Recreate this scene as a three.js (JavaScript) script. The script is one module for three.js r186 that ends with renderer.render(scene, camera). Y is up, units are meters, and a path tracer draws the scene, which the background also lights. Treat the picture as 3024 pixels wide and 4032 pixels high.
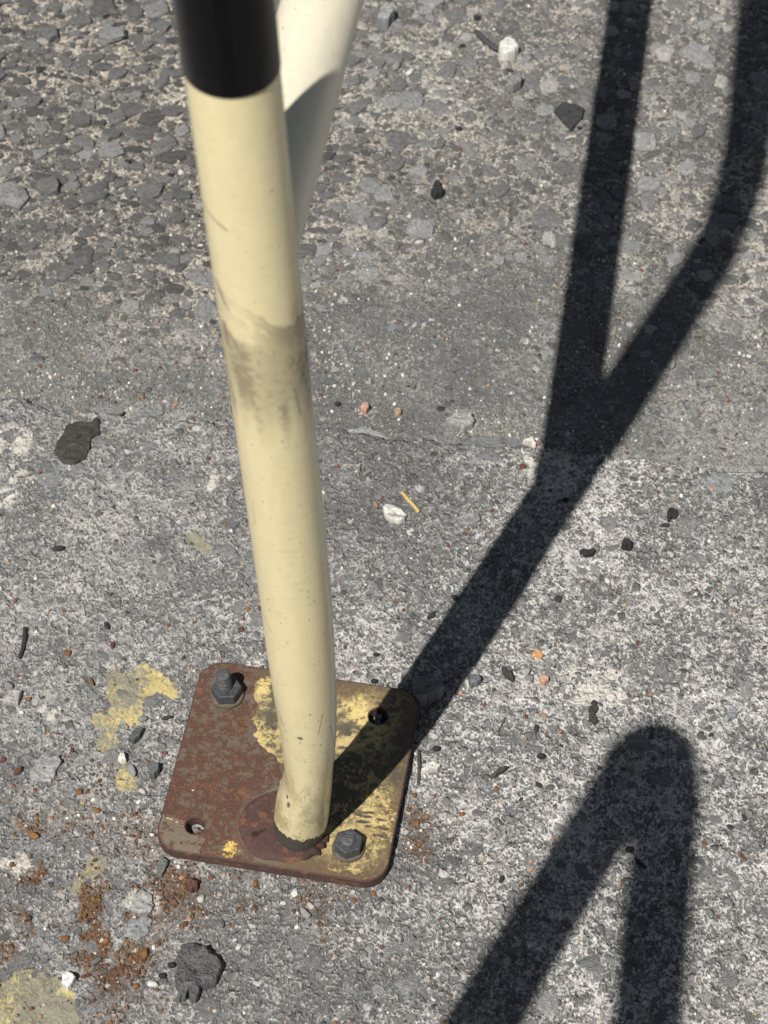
import * as THREE from 'three';
import { mergeGeometries, mergeVertices } from 'three/addons/utils/BufferGeometryUtils.js';

// ------------------------------------------------------------------ camera, sky, sun, exposure
const FPX = 8970, PITCH = 0.8858, ROLL = -0.0309, CAMH = 1.68953, PW = 3024, PH = 4032;
const scene = new THREE.Scene();
const camera = new THREE.PerspectiveCamera(2 * Math.atan(PH / 2 / FPX) * 180 / Math.PI, PW / PH, 0.05, 400);
camera.position.set(0, CAMH, 0);
camera.rotation.order = 'YXZ';
camera.rotation.set(-PITCH, 0, -ROLL);
camera.focus = 1.95; camera.userData.fStop = 11;
scene.add(camera);

const renderer = new THREE.WebGLRenderer({ antialias: true });
renderer.toneMapping = THREE.LinearToneMapping;
renderer.toneMappingExposure = 1.42;
renderer.shadowMap.enabled = true;

{ // clear blue sky
  const w = 256, h = 128, d = new Float32Array(w * h * 4);
  for (let j = 0; j < h; j++) for (let i = 0; i < w; i++) {
    const el = Math.max(0, Math.sin(((j + .5) / h - .5) * Math.PI)), k = Math.pow(1 - el, 3), o = (j * w + i) * 4;
    d[o] = .060 + .085 * k; d[o + 1] = .074 + .085 * k; d[o + 2] = .096 + .075 * k; d[o + 3] = 1;
  }
  const t = new THREE.DataTexture(d, w, h, THREE.RGBAFormat, THREE.FloatType);
  t.mapping = THREE.EquirectangularReflectionMapping; t.magFilter = THREE.LinearFilter; t.needsUpdate = true;
  scene.background = t; scene.environment = t;
}
const SAZ = 0.4954, SLEN = 0.6857;
const sun = new THREE.DirectionalLight(new THREE.Color(1, .965, .895), 4.2);
sun.position.set(-Math.sin(SAZ) * SLEN * 6, 6, Math.cos(SAZ) * SLEN * 6 - 1.2);
sun.target.position.set(0, 0, -1.2);
sun.castShadow = true; sun.shadow.mapSize.set(4096, 4096); sun.shadow.radius = 1;
Object.assign(sun.shadow.camera, { left: -2.5, right: 2.5, top: 2.5, bottom: -2.5, near: .5, far: 20 });
scene.add(sun, sun.target);

// ------------------------------------------------------------------ helpers
function rng(s) { return () => { s |= 0; s = s + 0x6D2B79F5 | 0; let t = Math.imul(s ^ s >>> 15, 1 | s); t = t + Math.imul(t ^ t >>> 7, 61 | t) ^ t; return ((t ^ t >>> 14) >>> 0) / 4294967296; }; }
const TAB = (() => { const r = rng(77), a = new Float32Array(65536); for (let i = 0; i < 65536; i++) a[i] = r(); return a; })();
function vn(x, y) {
  const xf = Math.floor(x), yf = Math.floor(y); let u = x - xf, v = y - yf; u = u * u * (3 - 2 * u); v = v * v * (3 - 2 * v);
  const x0 = xf & 255, x1 = (xf + 1) & 255, y0 = (yf & 255) << 8, y1 = ((yf + 1) & 255) << 8;
  const a = TAB[y0 | x0], b = TAB[y0 | x1], c = TAB[y1 | x0], d = TAB[y1 | x1];
  return a + (b - a) * u + (c - a + (a - b - c + d) * u) * v;
}
const fbm = (x, y, o = 4) => { let s = 0, a = .5, t = 0; for (let i = 0; i < o; i++) { s += a * vn(x, y); t += a; a *= .5; const nx = x * 1.62 - y * 1.21 + 17.3; y = x * 1.21 + y * 1.62 + 5.1; x = nx; } return s / t; };
const ss = (a, b, x) => { x = Math.min(1, Math.max(0, (x - a) / (b - a))); return x * x * (3 - 2 * x); };
const mix = (a, b, t) => a + (b - a) * t, clamp = (x, a = 0, b = 1) => Math.min(b, Math.max(a, x));
const S8 = (() => { const l = new Uint8Array(4097); for (let i = 0; i <= 4096; i++) { const c = i / 4096; l[i] = Math.round(255 * (c <= .0031308 ? 12.92 * c : 1.055 * Math.pow(c, 1 / 2.4) - .055)); } return l; })();
const srgb8 = (c) => S8[Math.max(0, Math.min(4096, c * 4096 | 0))];

const cP = Math.cos(PITCH), sP = Math.sin(PITCH), cR = Math.cos(ROLL), sR = Math.sin(ROLL);
function rayOf(px, py) { const x = px - PW / 2, y = py - PH / 2, dx = (cR * x - sR * y) / FPX, dy = (sR * x + cR * y) / FPX; return [dx, -sP - dy * cP, cP - dy * sP]; }
function G(px, py, h = 0) { const r = rayOf(px, py), t = (CAMH - h) / -r[1]; return [r[0] * t, r[2] * t]; }       // photo pixel -> (x, depth) on the plane y = h
function proj(x, y, Z) { const v = y - CAMH, d = -sP * v + cP * Z, X = x * FPX / d, Y = -(cP * v + sP * Z) * FPX / d; return [PW / 2 + cR * X + sR * Y, PH / 2 - sR * X + cR * Y, d]; }
const mpp = (px, py) => { const g = G(px, py); return proj(g[0], 0, g[1])[2] / FPX; };                             // metres per photo pixel at the ground
const zoomer = (ox, oy, s) => (x, y) => [ox + x * s, oy + y * s];

const names = {};
function numbered(n) { const k = names[n] = (names[n] ?? -1) + 1; return k ? n + '_' + String(k).padStart(3, '0') : n; }
function shade(o) { o.traverse((m) => { if (m.isMesh) { m.castShadow = true; m.receiveShadow = true; } }); return o; }
function thing(o, name, label, category, group, kind) {
  o.name = numbered(name); o.userData = { ...o.userData, label, category }; if (group) o.userData.group = group; if (kind) o.userData.kind = kind;
  scene.add(shade(o)); return o;
}
function part(name, geo, mat, parent) { const m = new THREE.Mesh(geo, mat); m.name = name; parent.add(m); return m; }
function dataTex(buf, w, h, srgb = true, rep = false) {
  const t = new THREE.DataTexture(buf, w, h, THREE.RGBAFormat); t.magFilter = THREE.LinearFilter; t.minFilter = THREE.LinearMipmapLinearFilter; t.generateMipmaps = true;
  if (srgb) t.colorSpace = THREE.SRGBColorSpace; if (rep) t.wrapS = t.wrapT = THREE.RepeatWrapping; t.needsUpdate = true; return t;
}
class Paint { // float colour + height buffers over a rectangle in metres; v runs up
  constructor(w, h, x0, y0, x1, y1) { Object.assign(this, { w, h, x0, y0, x1, y1 }); this.c = new Float32Array(w * h * 3); this.b = new Float32Array(w * h).fill(.5); this.r = null; }
  each(f, bx0 = this.x0, by0 = this.y0, bx1 = this.x1, by1 = this.y1) {
    const { w, h, x0, y0, x1, y1 } = this, sx = (x1 - x0) / w, sy = (y1 - y0) / h;
    const i0 = Math.max(0, Math.floor((bx0 - x0) / sx)), i1 = Math.min(w - 1, Math.ceil((bx1 - x0) / sx)), j0 = Math.max(0, Math.floor((by0 - y0) / sy)), j1 = Math.min(h - 1, Math.ceil((by1 - y0) / sy));
    for (let j = j0; j <= j1; j++) { const y = y0 + (j + .5) * sy; for (let i = i0; i <= i1; i++) f(x0 + (i + .5) * sx, y, j * w + i); }
  }
  set(k, r, g, b) { k *= 3; this.c[k] = r; this.c[k + 1] = g; this.c[k + 2] = b; }
  over(k, r, g, b, a) { k *= 3; const c = this.c; c[k] += (r - c[k]) * a; c[k + 1] += (g - c[k + 1]) * a; c[k + 2] += (b - c[k + 2]) * a; }
  tex() { const n = this.w * this.h, o = new Uint8Array(n * 4); for (let i = 0; i < n; i++) { o[i * 4] = srgb8(this.c[i * 3]); o[i * 4 + 1] = srgb8(this.c[i * 3 + 1]); o[i * 4 + 2] = srgb8(this.c[i * 3 + 2]); o[i * 4 + 3] = 255; } return dataTex(o, this.w, this.h); }
  grey(src) { const n = this.w * this.h, o = new Uint8Array(n * 4); for (let i = 0; i < n; i++) { o[i * 4] = o[i * 4 + 1] = o[i * 4 + 2] = clamp(src[i]) * 255; o[i * 4 + 3] = 255; } return dataTex(o, this.w, this.h, false); }
}
function inPoly(P, x, y) { let c = false; for (let i = 0, j = P.length - 1; i < P.length; j = i++) if ((P[i][1] > y) !== (P[j][1] > y) && x < (P[j][0] - P[i][0]) * (y - P[i][1]) / (P[j][1] - P[i][1]) + P[i][0]) c = !c; return c; }
const bbox = (P) => { const X = P.map((p) => p[0]), Y = P.map((p) => p[1]); return [Math.min(...X), Math.min(...Y), Math.max(...X), Math.max(...Y)]; };

// ------------------------------------------------------------------ ground: zones read from the photograph
const X0 = -.70, X1 = .80, Z0 = .55, Z1 = 2.45;
const jointPts = [[-900, 1540], [0, 1566], [110, 1560], [185, 1588], [420, 1612], [690, 1650], [900, 1666], [1280, 1688], [1460, 1706], [1640, 1724], [1820, 1742], [2110, 1762], [2400, 1796], [2730, 1832], [3024, 1845], [4200, 1900]].map(([x, y]) => G(x, y));
function jointZ(x) { let i = 1; while (i < jointPts.length - 1 && jointPts[i][0] < x) i++; const a = jointPts[i - 1], b = jointPts[i]; return a[1] + (b[1] - a[1]) * (x - a[0]) / (b[0] - a[0]) + .010 * (vn(x * 28, 3.3) - .5) + .007 * (vn(x * 90, 8.1) - .5); }
function zones(x, Z, zj = jointZ(x)) { // weights: near slab, dusty band, coarse exposed stone, fine beige
  const near = ss(.0025, -.0025, Z - zj);
  const wob = .16 * (fbm(x * 6 + 3, Z * 6, 4) - .5);
  const q = Z - zj + wob, coarseX = ss(.12, -.22, x + .30 * (fbm(x * 5, Z * 5 + 9, 3) - .5));
  const dust = (1 - near) * ss(mix(.40, .33, coarseX), mix(.10, .06, coarseX), q);
  const coarse = (1 - near) * (1 - dust) * mix(.25, 1, coarseX);
  return [near, dust, coarse, Math.max(0, 1 - near - dust - coarse)];
}
const edge = (x, Z) => ss(0, .12, x - X0) * ss(0, .12, X1 - x) * ss(0, .12, Z - Z0) * ss(0, .12, Z1 - Z);
function groundH(x, Z) {
  const zj = jointZ(x), [n, d, c, b] = zones(x, Z, zj);
  const rough = n * 1 + d * .45 + c * 1.25 + b * 1;
  let h = (n - 1) * .008 - c * .0012;
  h += rough * (.0034 * (fbm(x * 16, Z * 16, 2) - .5) + .0026 * (fbm(x * 60 + 5, Z * 60, 2) - .5) + .0022 * (vn(x * 150, Z * 150 + 7) - .5));
  const pit = vn(x * 110 + 40, Z * 110 + 21); h -= rough * .0016 * ss(.80, .93, pit);
  h -= .004 * Math.exp(-(((Z - zj - .002) / .004) ** 2)) * ss(.35, .7, vn(x * 30, 51));
  return h * edge(x, Z);
}

// loose-rust and stain fields, from photo pixels
const rustBlobs = [[390, 3640, 95, 1], [176, 3512, 85, .75], [160, 3615, 60, .7], [300, 3570, 60, .6], [485, 3500, 45, .5], [30, 3262, 55, .5], [140, 3300, 45, .35], [362, 3765, 45, .5], [550, 3765, 45, .55], [446, 3823, 60, .5], [155, 3765, 60, .45], [25, 3750, 45, .5], [120, 2960, 70, .3], [230, 3010, 45, .35], [380, 3000, 50, .3], [520, 2960, 50, .3], [700, 3480, 110, .3], [1000, 3460, 120, .22], [1300, 3560, 140, .16], [560, 3300, 150, .12], [1660, 3200, 60, .35], [1640, 3330, 60, .3], [250, 3300, 300, .10], [970, 2470, 70, .3], [600, 3600, 160, .16], [450, 3950, 150, .15]]
  .map(([x, y, r, a]) => { const g = G(x, y), m = mpp(x, y); return [g[0], g[1], r * m, a]; });
const rustAt = (x, Z) => { let s = 0; for (const [bx, bz, r, a] of rustBlobs) { const dx = (x - bx) / r, dz = (Z - bz) / (r * 1.25), q = dx * dx + dz * dz; if (q < 6) s += a * Math.exp(-q * 1.1); } return s; };
const gz1 = zoomer(0, 2500, .7353), gz2 = zoomer(0, 3100, .7353), gz7 = zoomer(0, 2600, .6472), gz5 = zoomer(0, 1300, .7233);
const yellow = [
  [gz1, [[545, 185], [600, 165], [640, 185], [700, 190], [740, 160], [780, 150], [840, 180], [890, 220], [952, 255], [952, 340], [930, 350], [890, 320], [830, 310], [800, 330], [770, 350], [755, 400], [760, 450], [740, 490], [690, 480], [640, 460], [620, 500], [640, 570], [600, 610], [550, 625], [510, 600], [515, 545], [540, 510], [500, 480], [470, 450], [490, 420], [560, 400], [590, 370], [560, 320], [555, 280], [565, 240]], .86],
  [gz1, [[640, 690], [700, 690], [720, 740], [740, 800], [720, 835], [640, 835], [610, 770]], .62],
  [gz2, [[480, 370], [560, 360], [575, 400], [550, 450], [500, 480], [440, 520], [420, 575], [380, 570], [380, 500], [420, 460], [470, 440]], .62],
  [gz7, [[-80, 1990], [0, 1960], [100, 1890], [200, 1870], [320, 1900], [400, 1960], [460, 2010], [470, 2080], [490, 2212], [480, 2300], [-80, 2300]], .50],
  [gz5, [[1000, 1130], [1060, 1110], [1120, 1150], [1160, 1200], [1130, 1225], [1060, 1200], [1010, 1160]], .5],
].map(([z, P, a]) => [P.map((p) => G(...z(...p))), a]);

function paintGround(p) {
  let lastX = 1e9;
  const zjCol = new Float32Array(p.w); for (let i = 0; i < p.w; i++) zjCol[i] = jointZ(p.x0 + (i + .5) * (p.x1 - p.x0) / p.w);
  p.each((x, Z, k) => {
    const [n, d, c, b] = zones(x, Z, zjCol[k % p.w]);
    const n0 = vn(x * 5 + 9, Z * 5), n1 = vn(x * 24, Z * 24 + 3), n2 = vn(x * 95 + 7, Z * 95), n3 = vn(x * 230, Z * 230 + 11), n4 = vn(x * 560 + 3, Z * 560), n5 = vn(x * 1150, Z * 1150), n6 = vn(x * 400 + 77, Z * 400);
    const curd = .12 * n1 + .13 * n2 + .20 * n3 + .31 * n4 + .24 * n5, right = ss(-.15, .2, x + .25 * (n0 - .5) - .3 * (Z - 1.2));
    const palN = ss(.46 - .03 * right, .68 - .05 * right, curd + .10 * (n0 - .5) + .06 * (n1 - .5)), palB = ss(.44, .62, curd + .14 * (n0 - .5) + .10 * (n2 - .5)), dk = ss(.60, .78, .3 * n2 + .35 * n6 + .35 * n4);
    const fl = ss(.56, .70, n2 * .6 + n1 * .4), tone = (.90 + .20 * (n1 - .5) + .16 * (n0 - .5) + .34 * (n5 - .5) + .24 * (n4 - .5));
    const hi = mix(.37, .52, right);
    let r = n * mix(.148, hi, palN) + d * mix(.138, .265, palN) + c * mix(.130, .48, palB) + b * mix(.135, .46, palN);
    let g = n * mix(.146, hi * .972, palN) + d * mix(.137, .260, palN) + c * mix(.125, .43, palB) + b * mix(.132, .435, palN);
    let u = n * mix(.146, hi * .930, palN) + d * mix(.134, .247, palN) + c * mix(.118, .36, palB) + b * mix(.128, .385, palN);
    { const f = fl * (.45 * n + .3 * b + .2 * d) * (1 - .4 * right), t = .165; r = mix(r, t, f); g = mix(g, t, f); u = mix(u, t * 1.01, f); }
    const dd = 1 - (.50 * n + .25 * d + .45 * c + .45 * b) * dk; r *= tone * dd; g *= tone * dd; u *= tone * dd;
    p.set(k, r, g, u);
    p.b[k] = .5 + (.34 * (n3 - .5) + .36 * (n4 - .5) + .20 * (n5 - .5) + .20 * (n2 - .5)) * (n + .55 * d + c + b) - .20 * dk;
    const ru = rustAt(x, Z); if (ru > .03) { const a = clamp(ss(.47, .57, fbm(x * 38, Z * 38, 3) + .10 * (curd - .5)) * Math.min(1, ru * 1.8)) * .9; p.over(k, .115 * tone, .056 * tone, .024 * tone, a); }
  });
  // small aggregate too fine to pick apart, ground into the surface
  const R = rng(4242), N = 60000;
  for (let s = 0; s < N; s++) {
    const x = X0 + R() * (X1 - X0), Z = Z0 + R() * (Z1 - Z0), q = R(), e1 = R(), e2 = R(), e3 = R(), e4 = R(), e5 = R(), e6 = R();
    const [n, d, c, b] = zones(x, Z);
    if (e1 > n * (.36 + .64 * ss(-.1, .25, x)) + d * .30 + c * 1 + b * .75) continue;
    const rad = .0009 + .0036 * Math.pow(q, 3.2), asp = .55 + .45 * e2, an = e3 * 6.283, ca = Math.cos(an), sa = Math.sin(an);
    if (x + rad * 1.4 < p.x0 || x - rad * 1.4 > p.x1) continue;
    const lightStone = e4 < .14, t = lightStone ? .26 + .26 * e5 : .050 + .12 * e5 * (1 + .5 * (n + d + b)), warm = lightStone ? .94 : .985 + .05 * (e6 - .5), sk = s * 3.77;
    p.each((px, pz, k) => {
      const dx = px - x, dz = pz - Z, u = (ca * dx + sa * dz) / rad, v = (-sa * dx + ca * dz) / (rad * asp), ra = Math.sqrt(u * u + v * v);
      if (ra > 1.35) return; const th = Math.atan2(v, u), lim = .78 + .42 * vn(th * 1.3 + sk, sk * .7) ;
      const a = ss(lim + .10, lim - .10, ra); if (a <= 0) return;
      const f = t * (.82 + .36 * vn(px * 700 + sk, pz * 700)); p.over(k, f, f * warm, f * warm * .99, a * (.62 + .36 * e6));
      p.b[k] = mix(p.b[k], .62 + .16 * (e6 - .5) + .12 * (vn(px * 400, pz * 400) - .5), a); if (ra > lim - .12 && ra < lim + .14) p.b[k] -= .16;
    }, x - rad * 1.35, Z - rad * 1.35, x + rad * 1.35, Z + rad * 1.35);
  }
  for (const [P, amt] of yellow) {
    const B = bbox(P); if (B[2] < p.x0 - .01 || B[0] > p.x1 + .01) continue;
    p.each((x, Z, k) => {
      const wx = x + .010 * (fbm(x * 60, Z * 60, 3) - .5), wz = Z + .010 * (fbm(x * 60 + 50, Z * 60, 3) - .5); if (!inPoly(P, wx, wz)) return;
      const wear = .45 * vn(x * 45, Z * 45) + .3 * vn(x * 300, Z * 300) + .25 * vn(x * 750, Z * 750), g = .85 + .3 * vn(x * 600, Z * 600);
      p.over(k, .215 * g, .198 * g, .140 * g, .80); p.over(k, .48 * g, .39 * g, .16 * g, ss(.74 - amt * .44, 1.02 - amt * .40, wear) * .85); p.b[k] = mix(p.b[k], .58, .6);
    }, B[0] - .012, B[1] - .012, B[2] + .012, B[3] + .012);
  }
  // white lime bloom
  for (const [px, py, r] of [[40, 1740, 110], [90, 1860, 90], [20, 1960, 70], [850, 1900, 80], [1110, 1800, 60], [1000, 2640, 60], [60, 3420, 90], [200, 2800, 60], [2150, 1820, 140], [2350, 2700, 170], [560, 3560, 90]]) {
    const g = G(px, py), m = r * mpp(px, py); p.each((x, Z, k) => {
      const q = Math.hypot(x - g[0], Z - g[1]) / m; if (q > 1) return; const a = ss(.50, .66, .4 * vn(x * 120, Z * 120) + .35 * vn(x * 330, Z * 330) + .25 * vn(x * 40, Z * 40) + .12 * (1 - q)) * ss(1, .6, q);
      p.over(k, .56, .53, .48, a * .75);
    }, g[0] - m, g[1] - m, g[0] + m, g[1] + m);
  }
}
const ground = new THREE.Group();
{
  const XM = (X0 + X1) / 2;
  for (const [xa, xb] of [[X0, XM], [XM, X1]]) {
    const p = new Paint(2048, 2048, xa, Z0, xb, Z1); paintGround(p);
    const mat = new THREE.MeshStandardMaterial({ map: p.tex(), bumpMap: p.grey(p.b), bumpScale: .0055, roughness: .93 });
    const nx = 300, nz = 760, pos = new Float32Array((nx + 1) * (nz + 1) * 3), uv = new Float32Array((nx + 1) * (nz + 1) * 2), idx = [];
    for (let j = 0; j <= nz; j++) for (let i = 0; i <= nx; i++) {
      const k = j * (nx + 1) + i, x = xa + (xb - xa) * i / nx, Z = Z0 + (Z1 - Z0) * j / nz;
      pos.set([x, groundH(x, Z), -Z], k * 3); uv.set([i / nx, j / nz], k * 2);
      if (i < nx && j < nz) idx.push(k, k + 1, k + nx + 2, k, k + nx + 2, k + nx + 1);
    }
    const g = new THREE.BufferGeometry(); g.setAttribute('position', new THREE.BufferAttribute(pos, 3)); g.setAttribute('uv', new THREE.BufferAttribute(uv, 2)); g.setIndex(idx); g.computeVertexNormals();
    part('slab_surface', g, mat, ground);
  }
  // the same concrete going on around the part in view
  const o = new Uint8Array(1024 * 1024 * 4);
  for (let j = 0; j < 1024; j++) for (let i = 0; i < 1024; i++) {
    const x = i / 1024, y = j / 1024, T = (f, a) => vn((x + a) * f, (y + a) * f), c = .2 * T(32, 3) + .3 * T(64, 1) + .3 * T(128, 4) + .2 * T(256, 9), t = mix(.17, .42, ss(.44, .6, c)) * (1 - .4 * ss(.62, .75, T(96, 7)));
    o.set([srgb8(t), srgb8(t * .98), srgb8(t * .92), 255], (j * 1024 + i) * 4);
  }
  const gmat = new THREE.MeshStandardMaterial({ map: dataTex(o, 1024, 1024, true, true), roughness: .95 });
  const S = 70, rects = [[-S, -S, X0, S], [X1, -S, S, S], [X0, -S, X1, Z0], [X0, Z1, X1, S]], gs = rects.map(([a, b, c, d]) => {
    const g = new THREE.BufferGeometry(); g.setAttribute('position', new THREE.Float32BufferAttribute([a, 0, -b, c, 0, -b, c, 0, -d, a, 0, -d], 3)); g.setAttribute('normal', new THREE.Float32BufferAttribute([0, 1, 0, 0, 1, 0, 0, 1, 0, 0, 1, 0], 3));
    g.setAttribute('uv', new THREE.Float32BufferAttribute([a, b, c, b, c, d, a, d], 2)); g.setIndex([0, 1, 2, 0, 2, 3]); return g;
  });
  part('surrounding_surface', mergeGeometries(gs), gmat, ground);
}

// stone grain shared by every loose and embedded stone
const grainTex = (() => { const o = new Uint8Array(256 * 256 * 4); for (let j = 0; j < 256; j++) for (let i = 0; i < 256; i++) { const x = i / 256, y = j / 256, v = .36 + .28 * vn(x * 16, y * 32) + .30 * vn(x * 64, y * 64 + 3) + .34 * (vn(x * 128, y * 128) - .3) + .30 * ss(.7, .9, vn(x * 16 + 9, y * 64)) , b = clamp(v) * 255; o.set([b, b, b, 255], (j * 256 + i) * 4); } return dataTex(o, 256, 256, false, true); })();
grainTex.repeat.set(1, 1);
const stoneMat = (r, g, b, rough = .88, bump = .0006) => new THREE.MeshStandardMaterial({ color: new THREE.Color().setRGB(r, g, b), map: grainTex, bumpMap: grainTex, bumpScale: bump, roughness: rough });

// ---- embedded stones: low faceted pieces standing proud of the worn mortar
function stoneGeo(seed) {
  const r = rng(seed), n = 6 + (r() * 4 | 0), P = [], U = [], rings = [[1.06, -.40], [1.0, .02], [.90, .14], [.55, .185]];
  const rad = []; for (let i = 0; i < n; i++) rad.push(.62 + .58 * r());
  const tilt = (r() - .5) * .16, tilt2 = (r() - .5) * .16;
  const V = rings.map(([s, y], k) => rad.map((q, i) => { const a = (i + (r() - .5) * .35) / n * 6.283, x = Math.cos(a) * q * s, z = Math.sin(a) * q * s; return [x, y + (k > 1 ? (r() - .5) * .07 + x * tilt + z * tilt2 : 0), z]; }));
  const top = [.1 * (r() - .5), .19 + .05 * (r() - .5), .1 * (r() - .5)], tri = (...v) => { for (const p of v) { P.push(...p); U.push(p[0] * .16 + p[1] * .10 + seed * .137, p[2] * .16 + seed * .311); } };
  for (let k = 0; k < 3; k++) for (let i = 0; i < n; i++) { const j = (i + 1) % n, a = V[k][i], b = V[k][j], c = V[k + 1][j], d = V[k + 1][i]; tri(a, c, b); tri(a, d, c); }
  for (let i = 0; i < n; i++) tri(V[3][i], top, V[3][(i + 1) % n]);
  const g = new THREE.BufferGeometry(); g.setAttribute('position', new THREE.Float32BufferAttribute(P, 3)); g.setAttribute('uv', new THREE.Float32BufferAttribute(U, 2)); g.computeVertexNormals(); return g;
}
{
  const variants = Array.from({ length: 24 }, (_, i) => stoneGeo(900 + i));
  const tones = [.062, .075, .09, .105, .12, .14, .165, .19, .23, .30, .40].map((t, i) => [t * (i > 8 ? 1.04 : 1.01), t, t * (i > 8 ? .95 : 1)]);
  const mats = tones.map((t) => stoneMat(t[0] * 1.2, t[1] * 1.2, t[2] * 1.2, .97, .0016));
  const R = rng(31337), cell = .02, grid = new Map(), key = (a, b) => a * 4096 + b, stones = [];
  for (let t = 0; t < 40000; t++) {
    const x = -.62 + R() * 1.36, Z = .68 + R() * 1.65, e = R(), e2 = R(), e3 = R(), e4 = R(), e5 = R(), e6 = R();
    const zj = jointZ(x), [n, d, c, b] = zones(x, Z, zj);
    const dens = n * .05 + d * .06 + c * 1 + b * .42; if (e > dens) continue;
    let rad = n * (.0035 + .0085 * e2 ** 2.2) + d * (.004 + .005 * e2) + c * (.0032 + .0105 * e2 ** 2.2) + b * (.0036 + .0095 * e2 ** 2.2);
    if (t < 3000) rad *= 1.15; if (Math.abs(Z - zj) < rad * .8) continue;
    const lx = x + .078, lz = Z - 1.08; if (Math.abs(lx) < .125 && Math.abs(lz) < .125) continue;
    let ok = true; const ci = Math.floor(x / cell), cj = Math.floor(Z / cell);
    for (let a = -2; a <= 2 && ok; a++) for (let q = -2; q <= 2 && ok; q++) for (const s of grid.get(key(ci + a + 500, cj + q)) ?? []) if (Math.hypot(s.x - x, s.Z - Z) < (s.rad + rad) * .74) { ok = false; break; }
    if (!ok) continue;
    const ti = n > .5 ? (e3 < .18 && rad < .006 ? 2 + (e4 * 3 | 0) : e3 < .9 ? 5 + (e4 * 3 | 0) : 8) : c > .5 ? (e3 < .62 ? (e4 * 5 | 0) : e3 < .96 ? 3 + (e4 * 5 | 0) : 8 + (e4 * 2 | 0)) : (e3 < .45 ? 3 + (e4 * 3 | 0) : e3 < .92 ? 5 + (e4 * 4 | 0) : 9);
    const s = { x, Z, rad, ti, v: e5 * 24 | 0, rot: (e6 - .5) * (c > .4 ? 1.3 : 3), asp: .48 + .4 * e4 * e2 + .15 * e3, up: n * .06 + d * .03 + c * (.12 + .50 * e4) + b * (.04 + .26 * e4) };
    s.y = groundH(x, Z) + rad * (s.up - .19) * .9; s.px = proj(x, 0, Z); s.vis = s.px[0] > -60 && s.px[0] < PW + 60 && s.px[1] > -60 && s.px[1] < PH + 60 ? rad / s.px[2] : 0;
    const kk = key(ci + 500, cj); if (!grid.has(kk)) grid.set(kk, []); grid.get(kk).push(s); stones.push(s);
  }
  stones.sort((a, b) => b.vis - a.vis);
  const rest = [];
  stones.forEach((s, i) => {
    const m4 = new THREE.Matrix4().compose(new THREE.Vector3(s.x, s.y, -s.Z), new THREE.Quaternion().setFromEuler(new THREE.Euler((s.asp - .7) * .3, s.rot, (s.v - 12) * .012)), new THREE.Vector3(s.rad * 1.22, s.rad * .9, s.rad * s.asp * 1.3));
    if (i < 300) { const m = part('aggregate_stone', variants[s.v], mats[s.ti], ground); m.applyMatrix4(m4); }
    else { const g = variants[s.v].clone().applyMatrix4(m4), c = new Float32Array(g.attributes.position.count * 3), t = tones[s.ti]; for (let k = 0; k < c.length; k += 3) { c[k] = t[0] * 1.25; c[k + 1] = t[1] * 1.25; c[k + 2] = t[2] * 1.25; } g.setAttribute('color', new THREE.BufferAttribute(c, 3)); rest.push(g); }
  });
  const m = part('small_aggregate', mergeGeometries(rest), new THREE.MeshStandardMaterial({ color: 0xffffff, vertexColors: true, map: grainTex, bumpMap: grainTex, bumpScale: .0014, roughness: .97 }), ground);
  m.userData.kind = 'stuff';
  console.log('stones', stones.length);
}
thing(ground, 'concrete_ground', 'worn grey concrete paving with exposed stones and a rough joint across it', 'ground', null, 'structure');

// ------------------------------------------------------------------ guard rail
const D = .0515, RT = D / 2, RAZ = .1331, railDir = new THREE.Vector3(Math.sin(RAZ), 0, -Math.cos(RAZ)), HTOP = 1.49, BEND = .14, HJ = .7633;
const PCX = -.07395, PCZ = 1.07923, PROT = -.1464, PTHK = .012, PS = .2, PY = .0015;
const toPlate = (px, py) => { const [X, Z] = G(px, py, PY + PTHK), dx = X - PCX, dz = Z - PCZ, c = Math.cos(PROT), s = Math.sin(PROT); return [dx * c + dz * s, -dx * s + dz * c]; };
const pz1 = zoomer(500, 2500, .7836), Q = (x, y) => toPlate(...pz1(x, y)); // zoomed plate view -> plate metres

// post axis: straight above, kinked and crushed near its foot
const axis = (h) => [-.0722 - .0524 * (h - .6), .9664 - .0706 * (h - .6)];
const footZ = (h) => h >= .3 ? axis(h)[1] : axis(.3)[1] + (1.022 - axis(.3)[1]) * Math.pow((.3 - h) / .3, 1.15);
const foot = [[2500, 1041, 1315], [2690, 1071, 1324], [2770, 1085, 1326], [2853, 1099, 1326], [2940, 1111, 1321], [3010, 1120, 1313], [3050, 1121, 1310], [3090, 1108, 1307], [3140, 1090, 1302], [3190, 1082, 1297], [3240, 1076, 1289], [3276, 1075, 1285]].map(([y, l, r]) => {
  const ry = rayOf((l + r) / 2, y); let a = .5, b = 3; for (let i = 0; i < 50; i++) { const t = (a + b) / 2, h = CAMH + ry[1] * t; if (ry[2] * t < footZ(Math.max(h, 0))) a = t; else b = t; }
  const h = CAMH + ry[1] * a, d = proj(ry[0] * a, h, ry[2] * a)[2]; return { h, x: ry[0] * a, Z: ry[2] * a, hw: (r - l) / 2 * d / FPX, y, l, r };
}).sort((p, q) => p.h - q.h);
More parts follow.
